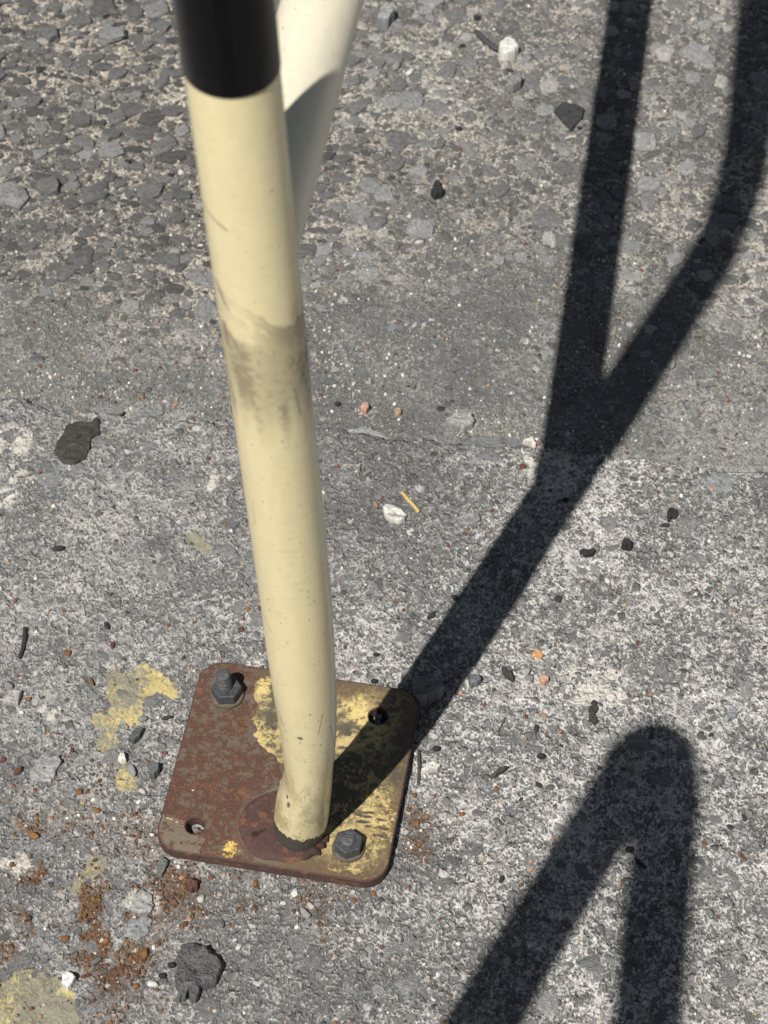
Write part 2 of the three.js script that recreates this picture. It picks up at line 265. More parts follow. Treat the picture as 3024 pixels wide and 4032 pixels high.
function ringAt(h) { // centre x, depth, half width across, half depth
  const hi = foot[foot.length - 1];
  const st = axis(h);
  if (h > hi.h + .04) return [...st, RT, RT];
  if (h >= hi.h) { const t = ss(0, 1, (h - hi.h) / .04); return [mix(hi.x + (h - hi.h) * -.05, st[0], t), st[1], mix(hi.hw, RT, t), RT]; }
  let i = 1; while (i < foot.length - 1 && foot[i].h < h) i++; const a = foot[i - 1], b = foot[i], t = (h - a.h) / (b.h - a.h), hw = mix(a.hw, b.hw, t);
  return [mix(a.x, b.x, t), mix(a.Z, b.Z, t), hw, RT + (RT - Math.min(hw, RT)) * .35];
}
const hOfY = (() => { const t = []; for (let h = 0; h <= 1.1; h += .005) { const r = ringAt(h); t.push([proj(r[0], h, r[1])[1], h, r]); } return (y) => { let i = 1; while (i < t.length - 1 && t[i][0] > y) i++; const a = t[i - 1], b = t[i], k = (y - a[0]) / (b[0] - a[0]); return mix(a[1], b[1], k); }; })();
const postUV = (px, py) => { const h = hOfY(py), r = ringAt(h), c = proj(r[0], h, r[1]), s = clamp((px - c[0]) / (r[2] * FPX / c[2]), -.99, .99); return [Math.asin(s) / 6.28318 + .5, h]; };
const k18 = (x, y) => postUV(x * 1.8228, y * 1.8228);

// cream paint with scuffs, road dirt, specks and chips
const CREAM = [.75, .655, .40];
function tubePaint(base, seed, marks) {
  const W = 1024, H = 2048, p = new Paint(W, H, 0, 0, 1, 1), R = rng(seed); p.r = new Float32Array(W * H).fill(.33);
  p.each((u, v, k) => {
    const a = u * 16, m = 1 + .05 * (vn(a * 2, v * 60) - .5) + .05 * (vn(a * 8, v * 400) - .5) + .03 * (vn(a * 40, v * 1000) - .5), s = ss(.74, .9, vn(a * 1.2 + v * 24, v * 520)) * vn(a, v * 30) * .10;
    p.set(k, base[0] * (m - s), base[1] * (m - s), base[2] * (m - s * 1.1)); p.b[k] = .5 + .10 * (vn(a * 10, v * 620) - .5);
  });
  marks(p, R); return p;
}
function speck(p, u, v, ru, rv, c, a, seed = 1) { p.each((x, y, k) => { const q = Math.hypot((x - u) / ru, (y - v) / rv) * (.75 + .5 * vn(x * 900 + seed, y * 900)); if (q < 1) p.over(k, c[0], c[1], c[2], a * ss(1, .55, q)); }, u - ru * 1.3, v - rv * 1.3, u + ru * 1.3, v + rv * 1.3); }
const postPaint = tubePaint(CREAM, 5, (p, R) => {
  const dirt = [.235, .195, .125], y = (v) => hOfY(v * 1.8228);
  const hA = y(612), hB = y(640), hC = y(700), hD = y(790), hE = y(880);
  // tyre-scuffed band: swept streaks, then a broad smear
  p.each((u, v, k) => {
    const sw = v + .016 * Math.sin((u - .5) * 9) + .008 * (vn(u * 40, v * 90) - .5), st = .5 * vn(u * 14 + 3, sw * 330) + .5 * vn(u * 40, sw * 900), rightS = ss(.44, .62, u);
    let a = ss(hA + .002, hA - .003, sw) * ss(hC - .02, hB, sw) * ss(.22, .62, st + .34 * rightS - .10) * mix(.22, .80, rightS);
    const q = ss(hB + .010 - .03 * (1 - rightS), hC - .002, sw + .012 * (vn(u * 9, 4) - .5)) * ss(hE - .012, hD + .006, v + .03 * (vn(u * 30, 7) - .5)); a = Math.max(a, q * (.46 + .42 * ss(.28, .72, .6 * vn(u * 12 + 9, v * 40 + u * 14) + .4 * vn(u * 60 + v * 30, v * 320)) + .12 * rightS));
    const q2 = .8 * ss(.595, .66, u) * ss(y(930), y(860), v) * ss(y(600), y(640), v); a = Math.max(a, q2 * .55 * vn(u * 90, v * 30));
    if (a > 0) { p.over(k, dirt[0], dirt[1], dirt[2], Math.min(1, a * 1.0)); p.r[k] = mix(p.r[k], .6, a); }
  }, 0, hE - .05, 1, hA + .06);
  // grubby foot
  p.each((u, v, k) => { const a = ss(.40, .75, .5 * vn(u * 20, v * 50) + .3 * vn(u * 70, v * 260) + .2 * vn(u * 200, v * 700)) * ss(.26, .02, v) * .62; p.over(k, .30, .235, .10, a); }, 0, 0, 1, .28);
  // broken paint edge and the dark coating under it
  p.each((u, v, k) => { const e = .030 + .011 * Math.cos((u - .46) * 6.283) + .004 * (vn(u * 50, 3) - .5) + .003 * (vn(u * 160, 9) - .5); if (v < e) { const m = .85 + .3 * vn(u * 120, v * 500); p.set(k, .060 * m, .058 * m, .050 * m); p.b[k] = .25; p.r[k] = .55; } else if (v < e + .0012) { p.over(k, .62, .55, .33, .7); p.b[k] = .62; } }, 0, 0, 1, .05);
  for (let i = 0; i < 900; i++) { const u = .22 + R() * .56, low = R(), v = low < .65 ? R() * R() * .6 : R() * .92, s = .0002 + .0009 * R() ** 4; speck(p, u, v, s * 6.2, s * (1 + R()), [.11, .085, .05], .35 + .5 * R(), i); }
  for (let i = 0; i < 46; i++) { const u = .56 + R() * .17, v = R() * .5; speck(p, u, v, .004, .0008, [.06, .045, .03], .7, i * 3); }
  const line = (pts, w, c, a) => { for (let i = 1; i < pts.length; i++) { const A = k18(...pts[i - 1]), B = k18(...pts[i]); for (let t = 0; t <= 1; t += .02) speck(p, mix(A[0], B[0], t), mix(A[1], B[1], t), w * 6.2, w * 1.3, c, a * (.6 + .4 * vn(t * 20, i)), t * 90); } };
  line([[443, 410], [462, 424], [480, 430], [498, 438]], .0007, [.20, .12, .07], .35);
  line([[470, 572], [480, 590], [492, 612]], .0014, [.25, .17, .14], .4); line([[476, 590], [500, 620]], .0010, [.25, .17, .14], .3); line([[488, 660], [494, 700]], .003, [.30, .21, .16], .25);
  line([[596, 1510], [618, 1524]], .0008, [.14, .11, .07], .5); line([[600, 1500], [612, 1512]], .0005, [.14, .11, .07], .5); line([[676, 1790], [695, 1768]], .0009, [.09, .075, .04], .7); line([[668, 1802], [690, 1780]], .0006, [.09, .075, .04], .7);
  line([[690, 1530], [700, 1490]], .0006, [.10, .08, .05], .6); line([[716, 1530], [722, 1580]], .0009, [.09, .07, .05], .6); line([[640, 790], [652, 850]], .0010, [.25, .2, .12], .4); line([[548, 1040], [556, 1090]], .0005, [.25, .2, .12], .5); line([[572, 1300], [590, 1322]], .0006, [.32, .26, .16], .5);
  const chip = (x, yy, ru, rv, c) => { const q = k18(x, yy); speck(p, q[0], q[1], ru, rv, c, 1, x); };
  chip(626, 1694, .016, .0062, [.12, .115, .115]); chip(623, 1684, .010, .0035, [.05, .05, .055]); chip(620, 1534, .018, .0020, [.45, .45, .47]); chip(652, 1534, .020, .0030, [.16, .14, .10]); chip(613, 1592, .006, .003, [.05, .04, .03]); chip(548, 905, .004, .0008, [.1, .08, .05]); chip(607, 480, .003, .0008, [.2, .15, .1]);
});
const tubeMat = (p) => new THREE.MeshPhysicalMaterial({ map: p.tex(), bumpMap: p.grey(p.b), bumpScale: .0005, roughnessMap: p.grey(p.r), roughness: 1, clearcoat: .25, clearcoatRoughness: .12 });
const postMat = tubeMat(postPaint);
const railPaint = tubePaint([.70, .645, .51], 9, (p, R) => { for (let i = 0; i < 2600; i++) { const u = R(), v = R() * .7, s = .0003 + .0010 * R() ** 3; speck(p, u, v, s * 4, s * (1 + .8 * R()), [.10, .085, .06], (.3 + .6 * R()) * ss(.34, .1, Math.abs(((u + .25) % 1) - .5)), i); } });
const railMat = tubeMat(railPaint);
const blackMat = new THREE.MeshPhysicalMaterial({ color: new THREE.Color().setRGB(.003, .003, .0045), roughness: .16, specularIntensity: .28 });

function sweep(rings, seg, uOf, vOf) { // rings: list of {c:Vector3, a:Vector3 (right), b:Vector3 (front), v}
  const P = [], U = [], I = [];
  rings.forEach((r, j) => { for (let i = 0; i <= seg; i++) { const f = (i / seg - .5) * 6.283185, s = Math.sin(f), c = Math.cos(f); P.push(r.c.x + r.a.x * s + r.b.x * c, r.c.y + r.a.y * s + r.b.y * c, r.c.z + r.a.z * s + r.b.z * c); U.push(i / seg, r.v); if (j && i < seg) { const k = j * (seg + 1) + i, q = k - seg - 1; I.push(q, q + 1, k + 1, q, k + 1, k); } } });
  const g = new THREE.BufferGeometry(); g.setAttribute('position', new THREE.Float32BufferAttribute(P, 3)); g.setAttribute('uv', new THREE.Float32BufferAttribute(U, 2)); g.setIndex(I); g.computeVertexNormals();
  const n = g.attributes.normal; for (let j = 0; j < rings.length; j++) { const a = j * (seg + 1), b = a + seg; for (const q of ['X', 'Y', 'Z']) { const m = (n['get' + q](a) + n['get' + q](b)) / 2; n['set' + q](a, m); n['set' + q](b, m); } }
  return g;
}
const V3 = (x, y, z) => new THREE.Vector3(x, y, z);
const hBend = HTOP - BEND;
function postGeo(straight, rt = RT) {
  const R = []; for (let h = straight ? 0 : PY + PTHK - .001; ; h += h < .32 ? .004 : .03) { const hh = Math.min(h, hBend), r = straight ? [0, 0, rt, rt] : ringAt(hh); R.push({ c: V3(r[0], hh, -r[1]), a: V3(r[2], 0, 0), b: V3(0, 0, r[3]), v: hh }); if (h >= hBend) break; }
  return sweep(R, 96);
}
function bentRail(start, dir, len, lean, rt = RT) { // up out of the post, round the bend, then level
  const R = [], up = V3(lean[0], 1, -lean[1]).normalize(), side = V3().crossVectors(up, dir).normalize();
  for (let i = 0; i <= 24; i++) { const t = i / 24 * Math.PI / 2, c = start.clone().addScaledVector(dir, BEND * (1 - Math.cos(t))).addScaledVector(V3(0, 1, 0), BEND * Math.sin(t)), n = dir.clone().multiplyScalar(Math.cos(t)).addScaledVector(V3(0, 1, 0), -Math.sin(t)); R.push({ c, a: side.clone().multiplyScalar(rt), b: n.multiplyScalar(rt), v: .6 + .2 * i / 24 }); }
  const e = R[24]; for (let i = 1; i <= 12; i++) R.push({ c: e.c.clone().addScaledVector(dir, len * i / 12), a: e.a, b: e.b, v: .8 + i * .2 });
  return sweep(R, 40);
}
function straightTube(a, dir, len, seg = 72) {
  const right = V3().crossVectors(dir, V3(0, 1, 0)).normalize(), upv = V3(0, 1, 0), R = [];
  for (const q of [0, .004, .012, ...Array.from({ length: 24 }, (_, i) => (i + 1) / 24)]) R.push({ c: a.clone().addScaledVector(dir, len * q), a: right.clone().multiplyScalar(RT * .999), b: upv.clone().multiplyScalar(RT * .999), v: len * q });
  const g = sweep(R, seg), P = g.attributes.position; // coped end sitting on the post
  for (let i = 0; i <= seg; i++) { const lat = Math.sin((i / seg - .5) * 6.283185) * RT, o = Math.sqrt(Math.max(0, RT * RT - lat * lat)) - .0015 - .004, l = -.16 * lat; P.setXYZ(i, P.getX(i) + dir.x * o + right.x * l, P.getY(i), P.getZ(i) + dir.z * o + right.z * l); }
  g.computeVertexNormals(); return g;
}

// base plate
const plateHoles = [Q(503, 305), Q(1262, 408), Q(343, 958), Q(1112, 1075)];
const discC = Q(790, 962), DISCR = .0375;
const platePaint = (() => {
  const p = new Paint(1024, 1024, -.105, -.105, .105, .105); p.r = new Float32Array(1024 * 1024).fill(.6);
  const paintEdge = [Q(668, 160), Q(665, 250), Q(640, 300), Q(655, 350), Q(625, 430), Q(650, 470), Q(635, 510), Q(680, 570), Q(740, 612), Q(780, 700), Q(770, 900), Q(640, 1120), Q(560, 1300), Q(1700, 1400), Q(1700, 100)];
  const grey = [Q(100, 890), Q(230, 915), Q(300, 960), Q(400, 1010), Q(375, 1060), Q(350, 1120), Q(330, 1200), Q(100, 1200)];
  p.each((x, y, k) => {
    const n1 = vn(x * 60 + 5, y * 60), n2 = vn(x * 210, y * 210 + 4), n3 = vn(x * 520, y * 520), n4 = vn(x * 1500, y * 1500), n0 = vn(x * 18 + 2, y * 18);
    const wx = x + .007 * (fbm(x * 120, y * 120, 3) - .5), wy = y + .007 * (fbm(x * 120 + 60, y * 120, 3) - .5), ed = .1 - Math.max(Math.abs(x), Math.abs(y));
    const cov = .50 + .26 * ss(.09, -.01, y) * ss(.1, .02, Math.abs(y + .02)) + .24 * (n0 - .5) - (inPoly(grey, wx, wy) ? .40 : 0), gp = inPoly(grey, wx, wy) ? 1.3 : 1;
    const spots = ss(-.12, .12, .20 * n1 + .40 * n2 + .40 * n3 - .5 + (cov - .47) * .50), rr = mix(.058, .105, .5 * n3 + .5 * n4), o = ss(.60, .85, .45 * n1 + .35 * n3 + .2 * n4) * .6, pl = (.85 + .3 * n3) * gp;
    let r = mix(.122 * pl, mix(rr, .21, o), spots), g = mix(.098 * pl, mix(rr * .47, .095, o), spots), b = mix(.074 * pl, mix(rr * .32, .040, o), spots), h = .45 + .22 * spots * n3 + .08 * (n4 - .5), ro = mix(.5, .82, spots);
    if (inPoly(paintEdge, wx, wy)) {
      const gr = .34 * n1 + .24 * n2 + .26 * n0 + .16 * n3, dirt = ss(.34, .62, gr), fine = ss(.52, .76, .5 * n2 + .3 * n3 + .2 * n4) * .75, worn = ss(.034, .002, ed + .022 * (n1 - .5) + .012 * (n2 - .5));
      const cl = .76 + .4 * n4; let cr = .53 * cl, cg = .41 * cl, cb = .185 * cl; const dm = clamp(dirt * .9 + fine * .65 + .08);
      cr = mix(cr, .095 * pl, dm); cg = mix(cg, .080 * pl, dm); cb = mix(cb, .052 * pl, dm);
      r = mix(cr, mix(.060, .150, n2), worn * .9); g = mix(cg, mix(.046, .088, n2), worn * .9); b = mix(cb, mix(.032, .045, n3), worn * .9); h = mix(.62, .5, worn) + .06 * (n3 - .5) - .05 * fine; ro = mix(.5, .7, dm);
    }
    const dd = Math.hypot(x - discC[0], y - discC[1]); // chipped, rubbed rings where paint broke off round the foot
    if (dd < DISCR + .004 + .012 * (n1 - .4) && x < discC[0] + .02 * n1 && dd > DISCR - .004) { const a = ss(.3, .6, .7 * n1 + .5 * n2); r = mix(.125, r, a * .8); g = mix(.112, g, a * .8); b = mix(.088, b, a * .8); h = .54; }
    p.set(k, r * (.9 + .2 * n4), g * (.9 + .2 * n4), b * (.9 + .2 * n4)); p.b[k] = h; p.r[k] = ro;
  });
  const blob = (c, rx, ry, col, a, th = .5) => p.each((x, y, k) => { const q = Math.hypot((x - c[0]) / rx, (y - c[1]) / ry); if (q > 1) return; const m = ss(th, th + .34, .30 * vn(x * 110, y * 110) + .35 * vn(x * 300, y * 300) + .35 * vn(x * 800, y * 800) + .30 * (.6 - q)) * a * ss(1, .55, q); p.over(k, col[0], col[1], col[2], m); p.r[k] = mix(p.r[k], .6, m); }, c[0] - rx, c[1] - ry, c[0] + rx, c[1] + ry);
  const dark = [.062, .054, .040], crm = [.62, .48, .20];
  blob(Q(700, 445), .014, .018, dark, .95, .36); blob(Q(1110, 465), .012, .012, dark, .9, .45); blob(Q(1290, 380), .020, .018, dark, .95, .36); blob(Q(1150, 640), .045, .022, dark, .8, .42); blob(Q(1060, 800), .04, .05, dark, .9, .30); blob(Q(1390, 600), .03, .06, dark, .75, .42);
  blob(Q(1160, 380), .022, .022, crm, .9, .40); blob(Q(690, 260), .010, .014, crm, .9, .40); blob(Q(1250, 900), .028, .04, crm, .8, .46); blob(Q(1240, 1080), .024, .022, crm, .7, .5); blob(Q(520, 1085), .010, .014, [.62, .45, .12], .95, .42); blob(Q(1130, 1180), .03, .010, crm, .7, .5); blob(Q(700, 520), .012, .012, crm, .7, .48);
  blob(Q(800, 1190), .09, .010, [.11, .085, .055], .85, .34); blob(Q(1330, 1180), .022, .022, [.12, .085, .05], .5, .5);
  for (const [a, b] of [[[1110, 885], [1250, 895]], [[1150, 905], [1300, 930]], [[1200, 960], [1310, 975]], [[1130, 930], [1210, 945]], [[1180, 1000], [1300, 1010]]]) { const A = Q(...a), B = Q(...b); for (let t = 0; t < 1; t += .04) { const c = [mix(A[0], B[0], t), mix(A[1], B[1], t) + .002 * (vn(t * 8, a[0]) - .5)]; if (vn(t * 9, a[1]) > .4) blob(c, .0035, .0018, dark, .7, .3); } }
  for (const a of [[720, 1190], [770, 1187], [640, 1165], [205, 920], [222, 926], [250, 940], [330, 780], [830, 1204]]) { const c = Q(...a); p.each((x, y, k) => { if (Math.hypot((x - c[0]) / .0015, (y - c[1]) / .0006) < .5 + .7 * vn(x * 900, y * 900)) p.set(k, .60, .50, .30); }, c[0] - .003, c[1] - .002, c[0] + .003, c[1] + .002); }
  return p;
})();
const plateMap = platePaint.tex(), plateMat = new THREE.MeshStandardMaterial({ map: plateMap, bumpMap: platePaint.grey(platePaint.b), bumpScale: .0012, roughnessMap: platePaint.grey(platePaint.r), roughness: 1, metalness: 0 });
const rustMap = (() => { const p = new Paint(512, 512, 0, 0, .1, .1); p.each((x, y, k) => { const n = fbm(x * 160, y * 160, 3), m = vn(x * 900, y * 900), o = ss(.58, .75, n); p.set(k, mix(.064, .125, o) * (.75 + .5 * m), mix(.033, .056, o) * (.75 + .5 * m), mix(.028, .032, o) * (.75 + .5 * m)); p.b[k] = .5 + .4 * (n - .5) + .3 * (m - .5); }); return p; })();
const rustTex = rustMap.tex(), rustBump = rustMap.grey(rustMap.b); for (const t of [rustTex, rustBump]) { t.wrapS = t.wrapT = THREE.RepeatWrapping; t.repeat.set(10, 10); }
const rustMat = new THREE.MeshStandardMaterial({ map: rustTex, bumpMap: rustBump, bumpScale: .0008, roughness: .85 });
const sideMat = rustMat;
function plateGeo(holes) {
  const s = new THREE.Shape(), h = PS / 2 - .0015, r = .021; s.moveTo(-h + r, -h); s.lineTo(h - r, -h); s.absarc(h - r, -h + r, r, -Math.PI / 2, 0); s.lineTo(h, h - r); s.absarc(h - r, h - r, r, 0, Math.PI / 2); s.lineTo(-h + r, h); s.absarc(-h + r, h - r, r, Math.PI / 2, Math.PI); s.lineTo(-h, -h + r); s.absarc(-h + r, -h + r, r, Math.PI, Math.PI * 1.5);
  for (const c of holes) { const q = new THREE.Path(); q.absarc(c[0], c[1], .0095, 0, Math.PI * 2, true); s.holes.push(q); }
  const g = new THREE.ExtrudeGeometry(s, { depth: PTHK - .003, bevelEnabled: true, bevelThickness: .0015, bevelSize: .0015, bevelSegments: 4, curveSegments: 20 });
  g.translate(0, 0, .0015); const P = g.attributes.position, uv = g.attributes.uv; for (let i = 0; i < P.count; i++) uv.setXY(i, (P.getX(i) + .105) / .21, (P.getY(i) + .105) / .21);
  { const q = g.groups[1]; for (let i = q.start; i < q.start + q.count; i++) uv.setXY(i, P.getX(i) - P.getY(i), P.getZ(i)); }
  g.rotateX(-Math.PI / 2); return g;
}
// nut, washer, threaded stud
const zinc = stoneMat(.074, .078, .086, .5), zincWorn = stoneMat(.105, .105, .11, .45);
function bolt(parent, c, y, nutTurn, studTop, tilt, thread) {
  const g = new THREE.Group(); g.name = 'anchor_bolt'; g.position.set(c[0], y, -c[1]); parent.add(g);
  const w = new THREE.LatheGeometry([[.0066, 0], [.0136, 0], [.0140, .0006], [.0140, .0022], [.0134, .0029], [.0066, .0029]].map(([a, b]) => new THREE.Vector2(a, b)), 48); part('washer', w, stoneMat(.135, .115, .085, .6), g);
  const hs = new THREE.Shape(); for (let i = 0; i < 6; i++) hs[i ? 'lineTo' : 'moveTo'](Math.cos(i * Math.PI / 3) * .0112, Math.sin(i * Math.PI / 3) * .0112); hs.closePath(); const ho = new THREE.Path(); ho.absarc(0, 0, .0058, 0, 6.2832, true); hs.holes.push(ho);
  const ng = new THREE.ExtrudeGeometry(hs, { depth: .0082, bevelEnabled: true, bevelThickness: .0012, bevelSize: .0012, bevelSegments: 3, curveSegments: 24 }); ng.rotateX(-Math.PI / 2); ng.translate(0, .0012 + .0029, 0); for (const a of ['uv']) { const U = ng.attributes[a]; for (let i = 0; i < U.count; i++) U.setXY(i, U.getX(i) * 8, U.getY(i) * 8); }
  const nut = part('nut', ng, zinc, g); nut.rotation.y = nutTurn;
  const pr = [[0, 0]], top = studTop; for (let yy = 0; yy < top - .0022; yy += .00175) pr.push([.0063, yy], [.0063, yy + .0003], [thread ? .0055 : .0061, yy + .0009], [.0063, yy + .0015]); pr.push([.0058, top - .0018], [.0050, top - .0004], [.0042, top], [0, top + .0003]);
  const st = part('stud', new THREE.LatheGeometry(pr.map(([a, b]) => new THREE.Vector2(Math.max(a, 1e-5), b)), 40), zincWorn, g); st.rotation.set(tilt[0], 0, tilt[1]);
  return g;
}
const rail1 = new THREE.Group();
{
  rail1.position.set(0, 0, 0);
  const plate = part('base_plate', plateGeo(plateHoles), [plateMat, sideMat], rail1); plate.position.set(PCX, PY, -PCZ); plate.rotation.y = PROT;
  // low rusted boss welded round the foot, with an eaten-through gash
  const pr = [[0, .0032], [.020, .0034], [.030, .0036], [.0345, .0030], [.0368, .0018], [DISCR, 0]].map(([a, b]) => new THREE.Vector2(Math.max(a, 1e-5), b)).reverse();
  const dg = new THREE.LatheGeometry(pr, 96), dp = dg.attributes.position, gash = Q(650, 1010);
  for (let i = 0; i < dp.count; i++) { const x = dp.getX(i), z = dp.getZ(i), rr = Math.hypot(x, z); dp.setXYZ(i, x * (1 + .16 * (vn(x * 55 + 7, z * 55) - .5)), dp.getY(i) + (rr < .036 ? .0010 * (vn(x * 160, z * 160) - .5) : 0), z * (1 + .16 * (vn(x * 55 + 7, z * 55) - .5))); }
  for (let i = 0; i < dp.count; i++) dg.attributes.uv.setXY(i, dp.getX(i) * 1.0, dp.getZ(i) * 1.0);
  dg.computeVertexNormals(); const disc = part('rusted_boss', dg, rustMat, plate); disc.position.set(discC[0], PTHK, -discC[1]);
  const pitS = new THREE.Shape(); [[-.004, -.003], [-.0015, -.004], [.0015, -.0022], [.0024, .0002], [.0058, .0036], [.0075, .0062], [.0050, .0044], [.0018, .0020], [-.002, .0016], [-.0042, 0]].forEach((q, i) => pitS[i ? 'lineTo' : 'moveTo'](...q)); const pg = new THREE.ShapeGeometry(pitS); pg.rotateX(-Math.PI / 2);
  const pit = part('rust_hole', pg, new THREE.MeshStandardMaterial({ color: new THREE.Color().setRGB(.02, .012, .008), roughness: .95 }), disc); pit.position.set(gash[0] - discC[0], .0044, -(gash[1] - discC[1]));
  // thick flakes of rust lifting at the right of the foot
  const R = rng(88); for (const [zx, zy, s] of [[905, 1110, .006], [935, 1085, .007], [965, 1060, .007], [985, 1040, .005], [920, 1095, .004], [950, 1100, .0045], [640, 1015, .0035], [665, 1005, .003]]) { const c = Q(zx, zy), fg = new THREE.IcosahedronGeometry(1, 1), f = part('rust_flake', fg, rustMat, plate), P = fg.attributes.position; for (let i = 0; i < P.count; i++) { const a = 1 + .5 * (vn(P.getX(i) * 2 + zx, P.getZ(i) * 2 + P.getY(i)) - .5); P.setXYZ(i, P.getX(i) * a, P.getY(i) * a, P.getZ(i) * a); } fg.computeVertexNormals(); f.scale.set(s, s * .45, s * .7); f.position.set(c[0], PTHK + .0030, -c[1]); f.rotation.set(R() - .5, R() * 6, R() - .5); }
  bolt(plate, plateHoles[0], PTHK, .22, .0300, [-.02, .09], true).scale.setScalar(1.08); bolt(plate, plateHoles[3], PTHK, .52, .0165, [0, .02], false);
  part('post', postGeo(false), postMat, rail1);
  const a = axis(.5 * (HJ + HJ)); part('mid_rail', straightTube(V3(a[0] + .001, HJ, -a[1]), railDir, 1.9), railMat, rail1);
  const s = axis(hBend); part('top_rail', bentRail(V3(s[0], hBend, -s[1]), railDir, 1.62, [-.0524, -.0706]), railMat, rail1);
  const R2 = []; for (let i = 0; i <= 24; i++) { const h = .9045 + i / 24 * .36, r = ringAt(h); R2.push({ c: V3(r[0], h, -r[1]), a: V3(r[2] + .0007, 0, 0), b: V3(0, -.002, r[3] + .0007), v: h }); } const rim = R2[0]; R2.unshift({ c: rim.c, a: V3(RT - .0004, 0, 0), b: V3(0, -.002, RT - .0004), v: .9 });
  part('black_sleeve', sweep(R2, 96), blackMat, rail1);
  const e = V3(s[0], 0, -s[1]).addScaledVector(railDir, BEND + 1.62 + .12); const far = part('far_post', postGeo(true), railMat, rail1); far.position.copy(e); far.rotation.y = 0;
  part('far_bend', bentRail(V3(e.x, hBend, e.z), railDir.clone().negate(), .02, [0, 0]), railMat, rail1);
  const p2 = part('far_plate', plateGeo([[-.07, .07], [.07, .07], [-.07, -.07], [.07, -.07]]), [plateMat, sideMat], rail1); p2.position.set(e.x, .0015, e.z); p2.rotation.y = -RAZ;
  thing(rail1, 'guard_rail', 'cream tubular guard rail with bent post on rusty bolted base plate and black sleeve', 'guard rail', 'guard rails standing in one line');
}
{ // the next guard rail of the line, beside the photographer: it throws the forked shadow
  const rail2 = new THREE.Group(), vx = .1737, wx = .2456, ta = Math.tan(SAZ), tr = Math.tan(RAZ), zc = 1 + (wx - vx) / (ta - tr), xc = vx + ta * (zc - 1);
  const bx = xc - Math.sin(SAZ) * SLEN * HTOP, bz = zc - Math.cos(SAZ) * SLEN * HTOP, back = railDir.clone().negate();
  const L = 1.7; rail2.position.set(bx, 0, -bz);
  for (const [d, dir, pn, bn] of [[0, back, 'post', 'top_rail'], [L, railDir, 'post', 'far_bend']]) {
    const o = back.clone().multiplyScalar(d), q = part(pn, postGeo(true, RT * 1.1), postMat, rail2); q.position.copy(o);
    part(bn, bentRail(V3(o.x, hBend, o.z), dir, d ? .02 : L - BEND * 2, [0, 0], RT * 1.14), railMat, rail2);
    const p = part('base_plate', plateGeo([[-.07, .07], [.07, .07], [-.07, -.07], [.07, -.07]]), [plateMat, sideMat], rail2); p.position.set(o.x, .0015, o.z); p.rotation.y = -RAZ;
  }
  part('mid_rail', straightTube(V3(0, HJ, 0), back, L), railMat, rail2);
  thing(rail2, 'guard_rail', 'upright cream tubular guard rail that throws the forked shadow on the concrete', 'guard rail', 'guard rails standing in one line');
}

// ------------------------------------------------------------------ loose grit and rust crumbs (nobody could count them)
function grainGeo(seed) { const g = mergeVertices(new THREE.IcosahedronGeometry(1, 0).deleteAttribute('normal').deleteAttribute('uv')), P = g.attributes.position, r = rng(seed); for (let i = 0; i < P.count; i++) { const a = .7 + .6 * r(); P.setXYZ(i, P.getX(i) * a, P.getY(i) * a, P.getZ(i) * a); } const n = g.toNonIndexed(); n.computeVertexNormals(); return n; }
const onPlate = (x, Z) => { const dx = x - PCX, dz = Z - PCZ, c = Math.cos(PROT), s = Math.sin(PROT); return Math.max(Math.abs(dx * c + dz * s), Math.abs(-dx * s + dz * c)); };
function scatter(name, label, cat, N, tries, dens, size, colour, seed) {
  const R = rng(seed), list = []; for (let t = 0; t < tries && list.length < N; t++) { const x = -.60 + R() * 1.3, Z = .72 + R() * 1.55, e = R(); const p = onPlate(x, Z); if (p < .1005) continue; if (e < dens(x, Z, p)) list.push([x, Z]); }
  const m = new THREE.InstancedMesh(grainGeo(seed), new THREE.MeshStandardMaterial({ color: 0xffffff, roughness: .8 }), list.length), M = new THREE.Matrix4(), q = new THREE.Quaternion(), E = new THREE.Euler(), C = new THREE.Color();
  list.forEach(([x, Z], i) => { const s = size(R, x, Z); E.set(R() * 6, R() * 6, R() * 6); M.compose(V3(x, groundH(x, Z) + s * .35, -Z), q.setFromEuler(E), V3(s * (.8 + .5 * R()), s * (.6 + .4 * R()), s)); m.setMatrixAt(i, M); m.setColorAt(i, C.setRGB(...colour(R, x, Z))); });
  m.instanceMatrix.needsUpdate = true; console.log(name, list.length); return thing(m, name, label, cat, null, 'stuff');
}
const gritD = (x, Z, p) => { const zj = jointZ(x), q = Z - zj, [n, d, c, b] = zones(x, Z, zj), cl = fbm(x * 22, Z * 22, 3); return clamp((n * .10 + d * .45 + c * .10 + b * .12) * ss(.35, .62, cl) * 1.6 + .75 * ss(.06, .0, q) * ss(-.001, .004, q) * ss(.36, .5, cl) + .6 * ss(.135, .101, p) + .06); };
scatter('loose_grit', 'fine loose grit of pale and grey grains strewn over the concrete', 'grit', 42000, 420000, gritD, (R) => .00045 + .0017 * R() ** 3.6, (R) => { const t = R(), v = R(); return t < .11 ? [.38 + .3 * v, .365 + .29 * v, .335 + .26 * v] : t < .84 ? [.09 + .24 * v, .088 + .235 * v, .084 + .222 * v] : t < .92 ? [.3, .2 + .05 * v, .14] : t < .96 ? [.14, .05, .03] : [.05, .05, .052]; }, 61);
scatter('rust_crumbs', 'orange brown rust crumbs scattered beside the base plate', 'rust', 9000, 420000, (x, Z, p) => { const r = rustAt(x, Z); return r < .02 ? .004 : r * (.05 + 1.3 * ss(.48, .56, fbm(x * 38, Z * 38, 3))) * 1.5; }, (R) => .0005 + .0017 * R() ** 3, (R) => { const v = R(), t = R(); return t < .5 ? [.12 + .08 * v, .066 + .038 * v, .026 + .014 * v] : t < .88 ? [.068 + .03 * v, .034 + .013 * v, .022] : t < .95 ? [.20, .095, .042] : [.42, .39, .34]; }, 62);

